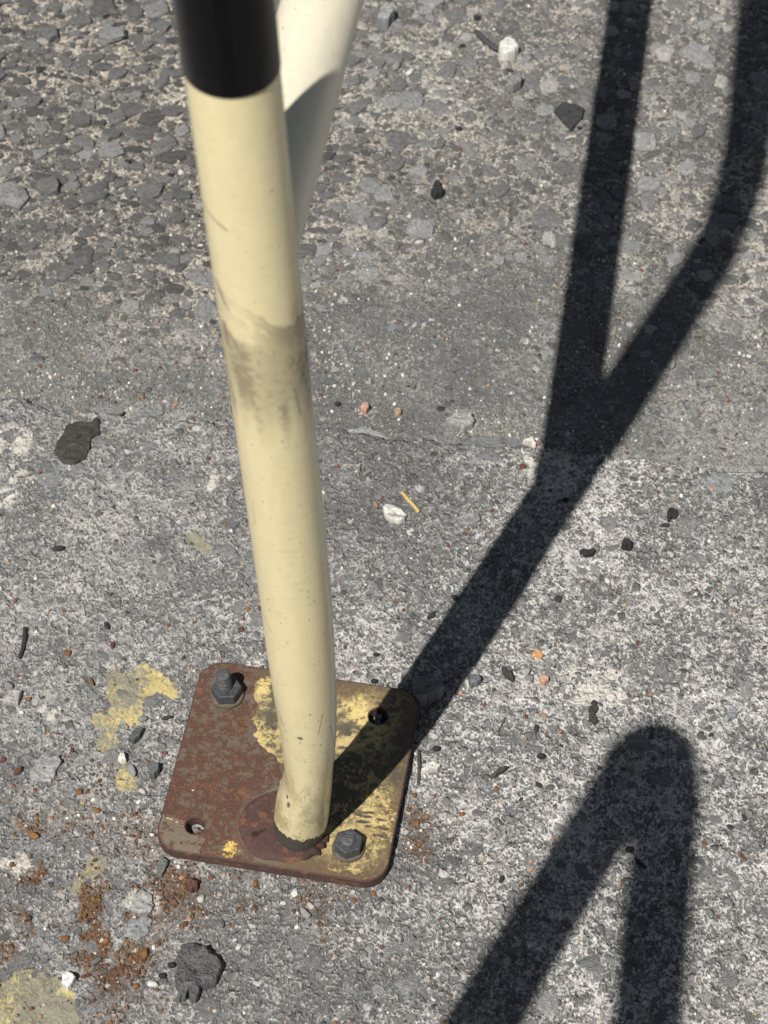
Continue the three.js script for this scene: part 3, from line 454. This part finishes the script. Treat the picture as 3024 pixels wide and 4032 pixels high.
// ------------------------------------------------------------------ single loose things
function place(o, px, py, lift = 0) { const [x, Z] = G(px, py); o.position.set(x, groundH(x, Z) + lift, -Z); return o; }
function rockGeo(seed, det = 2, am = .5, flat = true) {
  let g = mergeVertices(new THREE.IcosahedronGeometry(1, det).deleteAttribute('normal').deleteAttribute('uv')); const P = g.attributes.position, r = rng(seed), planes = []; for (let i = 0; i < 9; i++) planes.push([V3(r() - .5, r() - .5, r() - .5).normalize(), .62 + .25 * r()]);
  const v = V3(); for (let i = 0; i < P.count; i++) { v.fromBufferAttribute(P, i); let m = 1; if (flat) for (const [n, d] of planes) { const q = v.dot(n); if (q > d) m = Math.min(m, d / q); } m *= 1 + am * .35 * (vn(v.x * 1.6 + seed, v.y * 1.6 + v.z * 1.1) - .5) + am * .14 * (vn(v.x * 6 + seed, v.z * 6 + v.y * 5) - .5); P.setXYZ(i, v.x * m, v.y * m, v.z * m); }
  if (flat) g = g.toNonIndexed(); g.computeVertexNormals(); const U = []; const Q2 = g.attributes.position; for (let i = 0; i < Q2.count; i++) U.push(Q2.getX(i) * .12 + seed * .1, Q2.getZ(i) * .12 + Q2.getY(i) * .09); g.setAttribute('uv', new THREE.Float32BufferAttribute(U, 2)); return g;
}
function pebble(name, label, cat, group, px, py, wpx, hpx, tall, col, o = {}) { // wpx/hpx: size in photo pixels
  const m = mpp(px, py), el = PITCH + (py - PH / 2) / FPX, rx = wpx * m / 2, ry = rx * tall, rz = Math.max(rx * .45, (hpx * m / 2 - ry * Math.cos(el) * .8) / Math.sin(el));
  const s = new THREE.Mesh(rockGeo(o.seed ?? Math.round(px + py), o.det ?? 2, o.am ?? .6, o.flat ?? true), stoneMat(col[0] * 1.2, col[1] * 1.2, col[2] * 1.2, o.rough ?? .85)); s.scale.set(rx, ry, rz); s.rotation.y = o.rot ?? 0;
  place(s, px, py, ry * .72); return thing(s, name, label, cat, group);
}
function outlineLump(P, height, seed, rough, steps = 96) { // P: [x, depth] outline; a solid with steep broken sides and an uneven top
  const c = P.reduce((a, p) => [a[0] + p[0] / P.length, a[1] + p[1] / P.length], [0, 0]), per = []; let tot = 0; const seg = P.map((p, i) => { const q = P[(i + 1) % P.length], l = Math.hypot(q[0] - p[0], q[1] - p[1]); tot += l; return l; });
  for (let i = 0; i < steps; i++) { let d = i / steps * tot, k = 0; while (d > seg[k]) { d -= seg[k]; k++; } const a = P[k], b = P[(k + 1) % P.length], t = d / seg[k]; per.push([mix(a[0], b[0], t) - c[0], mix(a[1], b[1], t) - c[1]]); }
  const far = per.map((p) => Math.hypot(...p)), sm = far.map((_, i) => { let t = 0; for (let k = -12; k <= 12; k++) t += far[(i + k + steps) % steps]; return t / 25; });
  const prof = [[1.0, -.25], [1.01, .2], [1.0, .5], [.985, .72], [.955, .86], [.91, .94], [.86, .97], [.8, 1], [.73, 1], [.66, 1.01], [.58, 1.02], [.5, 1.03], [.41, 1.02], [.32, 1.03], [.22, 1.03], [.11, 1.03]], V = [], U = [], I = [];
  prof.forEach(([s, y], j) => per.forEach((p, i) => { const m = s * mix(sm[i] / far[i], 1, ss(.5, 1, s)); let x = p[0] * m, Z = p[1] * m; const jx = rough * 1.6 * (fbm(x * 170 + seed, Z * 170, 2) - .5) * s, jz = rough * 1.6 * (fbm(x * 170 + seed + 50, Z * 170, 2) - .5) * s; V.push(x + jx, height * y + (y > .15 ? rough * 2.2 * (fbm(x * 130 + seed, Z * 130, 2) - .5) + rough * .9 * (vn(x * 420, Z * 420 + seed) - .5) * s : 0), -Z - jz); x += jx; Z += jz; U.push(x * 9 + seed * .1, Z * 9); if (j) { const a = (j - 1) * steps + i, b = (j - 1) * steps + (i + 1) % steps, d = j * steps + i, e = j * steps + (i + 1) % steps; I.push(a, b, e, a, e, d); } }));
  V.push(0, height * 1.03, 0); U.push(0, 0); const z = V.length / 3 - 1, a = (prof.length - 1) * steps; for (let i = 0; i < steps; i++) I.push(a + i, a + (i + 1) % steps, z);
  const g = new THREE.BufferGeometry(); g.setAttribute('position', new THREE.Float32BufferAttribute(V, 3)); g.setAttribute('uv', new THREE.Float32BufferAttribute(U, 2)); g.setIndex(I); g.computeVertexNormals(); return [g, c];
}
function chunk(name, label, cat, group, z, pts, height, col, o = {}) {
  const P = pts.map((p) => G(...z(...p), height * .8)); const ar = P.reduce((s, p, i) => { const q = P[(i + 1) % P.length]; return s + p[0] * q[1] - q[0] * p[1]; }, 0); if (ar < 0) P.reverse();
  const [g, c] = outlineLump(P, height, o.seed ?? 3, o.rough ?? .0012, o.steps ?? 96), m = new THREE.Mesh(g, o.mat ?? stoneMat(col[0] * 1.3, col[1] * 1.3, col[2] * 1.3, o.rgh ?? .93, o.bump ?? .0012)); m.position.set(c[0], groundH(c[0], c[1]) + (o.lift ?? (c[1] > jointZ(c[0]) + .2 ? .0035 : 0)), -c[1]); return thing(m, name, label, cat, group);
}
function stick(name, label, cat, group, pts, w, col, lift = .001) {
  const P = pts.map(([x, y]) => { const [a, Z] = G(x, y); return V3(a, groundH(a, Z) + lift + w * .5, -Z); }), R = []; const cv = new THREE.CatmullRomCurve3(P), n = 24;
  for (let i = 0; i <= n; i++) { const t = i / n, c = cv.getPoint(t), d = cv.getTangent(t), s = V3().crossVectors(d, V3(0, 1, 0)).normalize(), u = V3().crossVectors(s, d), k = w * .5 * (i === 0 || i === n ? .25 : .85 + .3 * vn(i * .8, w * 9e4)); R.push({ c, a: s.multiplyScalar(k), b: u.multiplyScalar(k * .7), v: t }); }
  return thing(new THREE.Mesh(sweep(R, 10), stoneMat(col[0] * 1.2, col[1] * 1.2, col[2] * 1.2, .75)), name, label, cat, group);
}
const id = (x, y) => [x, y], BLK = [.020, .020, .021];
chunk('tar_flake', 'large flat dark tar flake with ragged edge lying by the slab joint', 'tar flake', null, gz5, [[355, 520], [420, 492], [510, 492], [530, 465], [542, 500], [545, 560], [490, 592], [490, 640], [470, 690], [400, 725], [340, 715], [295, 650], [310, 600], [350, 545]], .0055, [.042, .040, .034], { rough: .0018, steps: 120, seed: 11, bump: .002 });
chunk('asphalt_lump', 'broken lump of dark grey asphalt with crumbly sides', 'asphalt lump', null, gz7, [[1105, 1720], [1180, 1705], [1260, 1740], [1310, 1790], [1365, 1822], [1345, 1900], [1300, 1960], [1230, 1975], [1200, 2050], [1170, 2060], [1150, 1990], [1135, 2050], [1080, 2050], [1090, 2000], [1060, 1930], [1085, 1870], [1075, 1800]], 0.011, [.085, .085, .086], { rough: .0024, steps: 170, seed: 21, bump: .0035 });
chunk('slate_shard', 'flat black four sided slate shard beside the rail shadow', 'slate shard', null, zoomer(1400, 0, .979), [[800, 425], [835, 395], [860, 398], [922, 420], [912, 460], [870, 505], [830, 465]], .004, [.034, .036, .037], { rough: .0004, seed: 31 });
chunk('dark_rock', 'big dark pitted rock against the corner of the base plate', 'rock', null, zoomer(1500, 2650, .4202), [[290, 100], [340, 60], [440, 40], [540, 50], [590, 90], [600, 140], [540, 190], [450, 215], [340, 235], [300, 200]], 0.019, [.17, .172, .178], { rough: .0034, steps: 110, seed: 41 });
chunk('dark_stone', 'small blue grey stone at the shadow edge near the dark rock', 'stone', null, zoomer(1500, 2650, .4202), [[830, 60], [870, 20], [920, 25], [942, 60], [900, 100], [850, 108]], .008, [.12, .125, .135], { rough: .0014, seed: 42 });
chunk('white_stone', 'bright white rough stone lying on faded yellow paint', 'stone', null, gz7, [[380, 1910], [405, 1885], [440, 1905], [462, 1930], [440, 1965], [410, 1990], [375, 1965]], .008, [.66, .66, .64], { rough: .0014, seed: 51 });
chunk('pale_stone', 'pale round grey white stone next to a dark twig', 'stone', null, zoomer(1400, 0, .979), [[580, 160], [600, 138], [640, 145], [658, 175], [640, 198], [600, 203], [578, 190]], .012, [.56, .55, .52], { rough: .0018, seed: 52 });
chunk('grey_shard', 'long grey stone sliver poking from under the plate corner', 'stone', null, gz7, [[985, 1190], [1025, 1215], [1010, 1260], [985, 1310], [960, 1310], [955, 1260], [970, 1220]], .006, [.12, .125, .12], { rough: .0009, seed: 53 });
chunk('brown_pebble', 'dark brown lump of rust beneath the front edge of the plate', 'pebble', null, gz7, [[1120, 1340], [1160, 1320], [1205, 1345], [1205, 1380], [1160, 1395], [1120, 1375]], .008, [.085, .042, .028], { rough: .0016, seed: 54 });
chunk('tar_crumb', 'tarry black clump on pale mortar beyond the joint', 'tar crumb', null, zoomer(1250, 500, .7353), [[605, 325], [625, 270], [650, 265], [680, 310], [670, 335], [625, 345]], .007, BLK, { rough: .0020, seed: 61 });
const zR = zoomer(2300, 1900, .3617);
chunk('tar_crumb', 'black tar clump with a deep notch in its lower side', 'tar crumb', null, zR, [[920, 270], [960, 262], [1020, 290], [1025, 340], [1000, 375], [965, 370], [945, 350], [925, 430], [905, 400], [905, 320]], .005, BLK, { rough: .0014, seed: 62 });
chunk('tar_crumb', 'knobbly two lobed black clump on a light flat stone', 'tar crumb', null, zR, [[-45, 735], [-5, 720], [20, 720], [50, 740], [105, 720], [130, 740], [110, 762], [50, 780], [10, 790], [-40, 770]], .006, BLK, { rough: .0016, seed: 63 });
chunk('charred_pellet', 'black ridged barrel shaped pellet lying right of the two lobed clump', 'pellet', null, zR, [[410, 640], [430, 618], [500, 625], [522, 655], [515, 695], [430, 690], [410, 670]], .010, BLK, { rough: .0010, seed: 64 });
const zS = zoomer(1550, 2500, .7353);
chunk('curled_chip', 'curled dark bark chip near the orange tile chip', 'bark chip', null, zS, [[580, 172], [600, 172], [620, 200], [645, 225], [645, 243], [610, 225], [585, 200]], .006, [.040, .040, .037], { rough: .0009, seed: 65, steps: 80 });
chunk('tile_chip', 'orange terracotta chip with a pale broken edge', 'tile chip', null, zS, [[740, 95], [755, 70], [785, 75], [805, 105], [790, 112], [765, 105], [742, 108]], .0045, [.52, .27, .12], { rough: .0007, seed: 66, steps: 70 });
chunk('pink_pebble', 'rounded pink pebble below the orange tile chip', 'pebble', null, zS, [[778, 220], [800, 210], [828, 220], [830, 240], [810, 252], [785, 245]], .007, [.50, .32, .24], { rough: .0010, seed: 67, steps: 70 });
chunk('bark_stick', 'short flat dark stick lying alone between plate and forked shadow', 'stick', null, zS, [[520, 752], [600, 702], [618, 705], [612, 716], [535, 766], [522, 764]], .005, [.052, .050, .042], { rough: .0006, seed: 68, steps: 80 });
chunk('bark_chip', 'dark leaf shaped chip with a thin curl under it', 'bark chip', null, zoomer(2300, 2700, .7605), [[25, 110], [45, 96], [70, 100], [72, 118], [55, 135], [40, 150], [75, 178], [60, 185], [25, 170], [28, 140]], .005, [.040, .040, .036], { rough: .0010, seed: 69, steps: 80 });
chunk('dark_stone', 'dark oblong stone standing on the yellow paint stain', 'stone', null, gz1, [[690, 545], [720, 505], [760, 490], [768, 500], [745, 545], [715, 562]], .008, [.075, .08, .082], { rough: .0009, seed: 70, steps: 80 });
chunk('dark_stone', 'dark grey wedge stone left of the rusty plate side', 'stone', null, gz1, [[795, 690], [820, 675], [855, 690], [850, 720], [825, 745], [800, 740]], .010, [.105, .11, .118], { rough: .0010, seed: 71, steps: 80 });
chunk('white_stone', 'small pointed white stone just below the yellow paint stain', 'stone', null, gz1, [[632, 660], [645, 628], [665, 640], [675, 668], [650, 672]], .007, [.55, .53, .46], { rough: .0012, seed: 72, steps: 70 });
chunk('grey_stone', 'flat pale triangular stone left of the yellow paint stain', 'stone', null, gz1, [[12, 345], [60, 295], [115, 300], [105, 340], [100, 370], [60, 368]], .006, [.31, .30, .285], { rough: .0012, seed: 73 });
chunk('grey_stone', 'big spotted grey stone set among rust crumbs', 'stone', null, gz1, [[155, 740], [200, 670], [250, 650], [320, 645], [325, 680], [280, 785], [220, 780], [160, 770]], .0038, [.25, .25, .248], { rough: .0020, seed: 74, steps: 120 });
chunk('grey_stone', 'heart shaped grey stone ringed dark beside the ochre rust patch', 'stone', null, gz2, [[665, 730], [700, 695], [740, 700], [790, 690], [815, 715], [790, 780], [740, 815], [690, 810], [660, 780]], .0032, [.20, .205, .21], { rough: .0022, seed: 75, steps: 120 });
chunk('grey_stone', 'large pale stone edge between rust crumbs and the asphalt lump', 'stone', null, gz2, [[715, 580], [760, 550], [810, 580], [830, 630], [800, 670], [750, 680], [700, 650]], .003, [.27, .268, .26], { rough: .0018, seed: 76, steps: 110 });
chunk('white_stone', 'broken white quartz lump sunk in the concrete by the straw', 'stone', null, zoomer(1300, 1700, .3617), [[575, 820], [640, 800], [760, 835], [840, 890], [810, 950], [740, 985], [660, 960], [600, 900]], .006, [.47, .46, .43], { rough: .0024, seed: 77, steps: 110 });
chunk('grey_stone', 'smooth oval grey stone flush with the concrete right of the straw', 'stone', null, zoomer(1300, 1700, .3617), [[1370, 950], [1430, 905], [1530, 885], [1620, 905], [1640, 950], [1590, 1000], [1500, 1020], [1410, 1000]], .0030, [.21, .21, .212], { rough: .0006, seed: 78, steps: 90 });
chunk('pink_pebble', 'pink and grey round pebble among grit above the joint', 'pebble', null, zoomer(1100, 1300, 1.1597), [[275, 240], [283, 228], [300, 227], [308, 240], [298, 252], [282, 252]], .009, [.45, .27, .22], { rough: .0012, seed: 79, steps: 70 });
chunk('tan_pebble', 'tan brown pebble right of the pink round pebble', 'pebble', null, zoomer(1100, 1300, 1.1597), [[391, 256], [398, 246], [412, 247], [416, 258], [408, 265], [395, 264]], .007, [.34, .23, .16], { rough: .0010, seed: 80, steps: 60 });
chunk('white_stone', 'pointed white stone chip on the joint beside the shadow', 'stone', null, zoomer(1500, 1600, .6028), [[930, 190], [990, 165], [1010, 185], [1020, 210], [970, 200]], .008, [.56, .54, .50], { rough: .0012, seed: 81, steps: 70 });
chunk('grey_stone', 'grey white lump resting on grit just above the joint', 'stone', null, zoomer(1500, 1600, .6028), [[430, 40], [500, 5], [580, 0], [620, 30], [600, 80], [540, 100], [450, 85]], .009, [.27, .27, .262], { rough: .0025, seed: 82, steps: 100 });
chunk('white_stone', 'flat white chip leaning near the right side of the plate', 'stone', null, zS, [[145, 720], [190, 680], [235, 682], [255, 692], [235, 718], [180, 728]], .007, [.50, .485, .45], { rough: .0014, seed: 83, steps: 80 });
chunk('grey_stone', 'pale lump lying in the head of the forked shadow', 'stone', null, zoomer(2300, 2700, .7605), [[258, 405], [285, 380], [310, 395], [312, 425], [295, 452], [268, 435]], .010, [.30, .30, .28], { rough: .0018, seed: 84, steps: 80 });
chunk('grey_stone', 'half buried grey stone with dark hollow right of the forked shadow', 'stone', null, zoomer(2300, 2700, .7605), [[722, 165], [745, 130], [785, 105], [805, 130], [790, 155], [745, 175]], .006, [.20, .21, .225], { rough: .0018, seed: 85, steps: 90 });
chunk('grey_stone', 'angular grey stone lump at the rim of the upper slab', 'stone', null, zoomer(1400, 0, .979), [[88, 50], [110, 20], [150, 10], [158, 30], [130, 70], [100, 70]], .014, [.23, .24, .25], { rough: .0025, seed: 86, steps: 90 });
chunk('grey_stone', 'dark veined stone nugget below the pale round stone', 'stone', null, zoomer(1400, 0, .979), [[612, 310], [640, 285], [672, 290], [668, 312], [640, 325], [618, 324]], .010, [.20, .20, .2], { rough: .0018, seed: 87, steps: 80 });
const zJ = zoomer(1100, 1300, 1.1597), zL = zoomer(0, 1450, .6631);
chunk('mortar_piece', 'pale flat mortar sliver in the joint right of the post', 'mortar', null, zJ, [[225, 318], [280, 308], [345, 326], [372, 346], [330, 350], [270, 340]], .0035, [.235, .24, .245], { rough: .0010, seed: 91, lift: -.001 });
chunk('mortar_piece', 'long dark flat mortar piece in the joint left of the post shadow', 'mortar', null, zJ, [[610, 362], [650, 338], [740, 340], [830, 358], [878, 368], [880, 390], [800, 384], [700, 376]], .0030, [.145, .148, .152], { rough: .0010, seed: 92, lift: -.001 });
chunk('mortar_piece', 'dark flat mortar piece beside the tar flake on the joint', 'mortar', null, zL, [[170, 160], [230, 145], [290, 165], [295, 195], [230, 200], [190, 185]], .0035, [.15, .154, .158], { rough: .0012, seed: 93, lift: -.001 });
chunk('mortar_piece', 'broad grey mortar piece right of the tar flake on the joint', 'mortar', null, zL, [[530, 225], [600, 205], [680, 215], [730, 240], [690, 265], [600, 262], [540, 255]], .0035, [.17, .172, .172], { rough: .0014, seed: 94, lift: -.001 });
chunk('mortar_piece', 'grey mortar piece in the joint close left of the post', 'mortar', null, zL, [[760, 240], [830, 205], [920, 205], [975, 225], [940, 245], [860, 250], [790, 258]], .0035, [.165, .168, .17], { rough: .0014, seed: 95, lift: -.001 });
chunk('mortar_piece', 'small grey mortar block touching the post at the joint', 'mortar', null, zL, [[1225, 290], [1290, 265], [1350, 275], [1370, 310], [1310, 325], [1240, 318]], .0040, [.19, .192, .195], { rough: .0014, seed: 96, lift: -.001 });
chunk('mortar_piece', 'smooth grey mortar strip in the joint right of the post shadow', 'mortar', null, zJ, [[1430, 500], [1500, 480], [1560, 500], [1530, 545], [1470, 555]], .0025, [.20, .205, .21], { rough: .0010, seed: 97, lift: -.001 });
// sticks and straw
stick('straw', 'golden straw stalk lying on the concrete right of the post', 'straw', null, [[1580, 1942], [1605, 1972], [1630, 2000], [1650, 2022]], .0036, [.62, .45, .17], .0012);
stick('twig', 'thin dark twig lying left of the yellow paint stain', 'twig', null, [[100, 2475], [97, 2520], [88, 2560], [75, 2595]], .0036, [.030, .028, .032]);
stick('twig', 'dark bent twig pointing at the pale round stone', 'twig', null, [[1870, 110], [1895, 135], [1920, 160], [1950, 180], [1975, 190]], .0075, [.055, .055, .06], .002);
stick('dry_stalk', 'thin grey dry stalk on the edge of the joint', 'stalk', null, [[2575, 1850], [2610, 1842], [2640, 1838]], .0018, [.24, .22, .17]);
stick('straw', 'tiny straw bit inside the gap of the forked shadow', 'straw', null, [[2438, 3460], [2440, 3485], [2436, 3505]], .0022, [.45, .36, .22]);
stick('straw', 'pale straw bit near the slate shard', 'straw', null, [[2228, 530], [2250, 525], [2272, 523]], .0026, [.62, .56, .44]);
stick('dry_stalk', 'slim dark stalk lying along the right side of the plate', 'stalk', null, [[1648, 2960], [1650, 3030], [1646, 3095]], .0028, [.075, .07, .065]);
stick('dry_stalk', 'slender brown stem with a rust flake at its end', 'stalk', null, [[1988, 2832], [1975, 2862], [1958, 2892]], .0016, [.13, .10, .07]);
// small stones one could pick up, by colour
const spot = (x, y) => { // where it lies, named by things one can find
  const near = (a, b, r) => Math.hypot(x - a, y - b) < r;
  if (near(740, 3900, 230)) return 'by the asphalt lump'; if (near(290, 1720, 260)) return 'by the tar flake'; if (near(1690, 2700, 170)) return 'by the dark rock at the plate corner'; if (near(2240, 430, 150)) return 'by the slate shard';
  if (near(390, 3640, 150)) return 'on the ochre rust patch'; if (x < 720 && y > 2580 && y < 3080) return 'by the yellow paint stain'; if (x < 720 && y >= 3080) return 'among rust crumbs left of the plate';
  if (y > 3440 && x < 1600) return 'in front of the plate'; if (x > 1560 && x < 1800 && y > 2850) return 'along the right side of the plate'; if (x > 2250 && y > 2780 && x < 2740) return 'at the forked shadow';
  if (x >= 2740 && y > 2600) return 'right of the forked shadow'; if (x > 1700 && y > 2780) return 'between plate and forked shadow'; if (near(2120, 2600, 170)) return 'by the orange tile chip'; if (y > 1850 && x < 1200) return 'left of the post near the joint'; if (y > 1850 && x < 1800) return 'between post and post shadow'; if (y > 1850) return 'right of the post shadow';
  if (y > 1380) return 'on the grit along the joint'; if (x < 1000) return 'on the coarse slab left of the post'; if (x < 2300) return 'on the far slab between post and shadow'; return 'on the far slab by the rail shadows';
};
const put = (name, label, cat, group, list, col, o) => list.forEach(([x, y, w, h], i) => pebble(name, label + ' ' + spot(x, y), cat, group, x, y, w, h ?? w * .75, .55, typeof col === 'function' ? col(i) : col, { rot: (i * 1.7) % 3, ...o }));
// dark pellets
const PEL = 'round black dry pellet', PG = 'round black pellets';
for (const [x, y, w] of [[676, 3806, 34], [640, 3846, 34], [1718, 2953, 34], [2130, 2985, 36], [2478, 3352, 36], [1481, 2583, 26], [1330, 1574, 28], [1808, 489, 26], [1822, 160, 26], [2226, 1975, 28], [500, 622, 26], [670, 672, 26], [2284, 488, 22], [1473, 2688, 28], [1880, 52, 30]]) pebble('dry_pellet', PEL + ' ' + spot(x, y), 'pellet', PG, x, y, w, w * .9, .8, BLK, { flat: false, am: .3, det: 2 });
put('black_crumb', 'small jagged black tar crumb', 'tar crumb', 'small black tar crumbs', [[2620, 2075, 40, 26], [2110, 2875, 34, 30], [2340, 2770, 30, 30], [2200, 2360, 36, 40], [1700, 2430, 52, 30], [1790, 2360, 40, 30], [2450, 655, 40, 18], [2010, 262, 30, 18], [1735, 1590, 26, 36], [225, 2165, 56, 34], [420, 2470, 44, 24], [2520, 3400, 18, 60], [2120, 3095, 34, 16], [1975, 3465, 42, 26], [2210, 2940, 20, 18], [155, 250, 40, 40], [660, 2830, 44, 26], [2930, 3225, 36, 26], [2800, 2895, 26, 20], [2875, 3260, 34, 26], [2050, 3150, 24, 18]], [.032, .032, .033]);
put('rust_flake', 'loose orange rust flake', 'rust flake', 'loose orange rust flakes', [[265, 2575, 36, 34], [442, 2545, 34, 26], [110, 2757, 32, 22], [360, 2685, 40, 22], [75, 3040, 56, 28], [380, 3195, 40, 26], [310, 3125, 32, 34], [540, 3830, 20, 44], [570, 3760, 52, 34], [255, 3700, 36, 30], [335, 3848, 20, 46], [535, 3885, 34, 30], [690, 3560, 36, 26], [730, 3640, 30, 24], [130, 3295, 60, 24], [120, 3372, 26, 20], [2058, 1842, 30, 26], [1955, 3110, 26, 18], [1820, 3205, 26, 22], [2070, 2825, 22, 22], [1640, 3245, 30, 24], [1630, 3130, 24, 22], [950, 2480, 30, 30], [975, 2400, 28, 22], [565, 1545, 28, 18], [820, 1812, 24, 22], [720, 3495, 26, 24], [830, 3460, 26, 22], [1235, 3560, 30, 20], [1005, 3480, 34, 26], [2775, 3330, 26, 22], [2510, 2535, 22, 18], [1470, 3520, 26, 26], [1395, 3545, 26, 22], [1010, 3490, 20, 26], [640, 1855, 18, 18], [62, 2370, 30, 20], [15, 2990, 24, 30]], (i) => [[.20, .088, .034], [.115, .048, .028], [.23, .11, .038]][i % 3], { rough: .9 });
put('pink_chip', 'small salmon pink brick chip', 'brick chip', 'small salmon brick chips', [[1565, 1606, 28, 22], [2135, 390, 22, 16], [2215, 250, 20, 14], [1830, 570, 18, 14], [1815, 2730, 26, 26], [2140, 2815, 30, 18], [2180, 3300, 20, 26], [2120, 1730, 26, 20], [1845, 330, 18, 12], [715, 3460, 28, 26], [745, 3620, 28, 22], [2205, 2885, 28, 18], [2830, 2300, 22, 18], [2560, 2735, 24, 20], [2090, 3390, 22, 26], [425, 130, 18, 14], [2090, 3425, 30, 20], [1480, 1990, 30, 22], [2800, 1930, 22, 26], [1335, 2290, 18, 14], [2130, 255, 22, 16], [690, 1575, 22, 26]], (i) => [[.48, .27, .19], [.40, .19, .12]][i % 2]);
put('white_chip', 'small white stone chip', 'stone chip', 'small white stone chips', [[85, 2810, 26, 22], [500, 3557, 22, 20], [1650, 940, 40, 26], [2390, 2290, 30, 26], [1640, 2830, 18, 14], [1640, 465, 20, 14], [2345, 2745, 16, 14], [410, 600, 18, 16], [700, 615, 20, 16], [1560, 2668, 20, 16], [2490, 3415, 22, 22], [2520, 3180, 22, 24], [1890, 3170, 20, 24], [1970, 3165, 22, 18], [1115, 3560, 26, 26], [1160, 3520, 40, 34], [1415, 3700, 26, 26], [925, 3700, 20, 20], [545, 3160, 30, 22], [560, 3120, 36, 30], [940, 3730, 32, 26], [600, 3880, 50, 36], [790, 3540, 42, 34], [2700, 2700, 30, 20], [2330, 2280, 16, 14], [1930, 3000, 40, 20], [1770, 190, 36, 22], [1615, 268, 50, 30], [965, 2585, 24, 22], [1360, 1010, 20, 14], [2480, 60, 22, 16]], (i) => [[.62, .61, .58], [.50, .48, .44], [.56, .55, .53]][i % 3]);
put('grey_chip', 'small loose grey stone chip', 'stone chip', 'small loose grey stone chips', [[1250, 3560, 34, 30], [640, 3170, 44, 36], [705, 3100, 36, 60], [1975, 3580, 40, 26], [2070, 2650, 46, 44], [2000, 2640, 40, 36], [2330, 2110, 34, 24], [1750, 3020, 40, 30], [2230, 2740, 30, 30], [560, 2830, 44, 36], [520, 3040, 60, 40], [380, 3790, 60, 40], [30, 2700, 50, 40], [1560, 250, 60, 36], [2550, 3230, 40, 44], [2980, 3330, 40, 30], [1450, 1490, 30, 22], [870, 3640, 44, 34], [2750, 2060, 40, 26], [1200, 3600, 60, 40], [2830, 3080, 60, 44], [2880, 2330, 60, 50], [2650, 1420, 50, 32], [2790, 1500, 50, 30]], (i) => [[.20, .20, .20], [.28, .28, .27], [.14, .145, .15]][i % 3]);
// debris in the two empty bolt holes
{ const R = rng(5); plateHoles.forEach((c, hi) => { if (hi === 0 || hi === 3) return; for (let i = 0; i < 6; i++) { const a = R() * 6.28, r = R() * .0055, co = Math.cos(PROT), si = Math.sin(PROT), u = c[0] + r * Math.cos(a), v = c[1] + r * Math.sin(a), x = PCX + u * co - v * si, Z = PCZ + u * si + v * co, s = .0018 + .0022 * R(); const m = new THREE.Mesh(rockGeo(300 + i + hi * 10, 1), stoneMat(...[[.30, .30, .32], [.14, .08, .05], [.22, .20, .18]][i % 3])); m.scale.set(s, s * .8, s); m.position.set(x, groundH(x, Z) + .0035 + s * .5, -Z); thing(m, 'hole_grit', hi === 1 ? 'stone crumb inside the empty bolt hole crossed by the shadow' : 'stone crumb inside the empty bolt hole at the rusty corner', 'stone chip', hi === 1 ? 'crumbs in the shaded bolt hole' : 'crumbs in the rusty bolt hole'); } }); }

renderer.render(scene, camera);
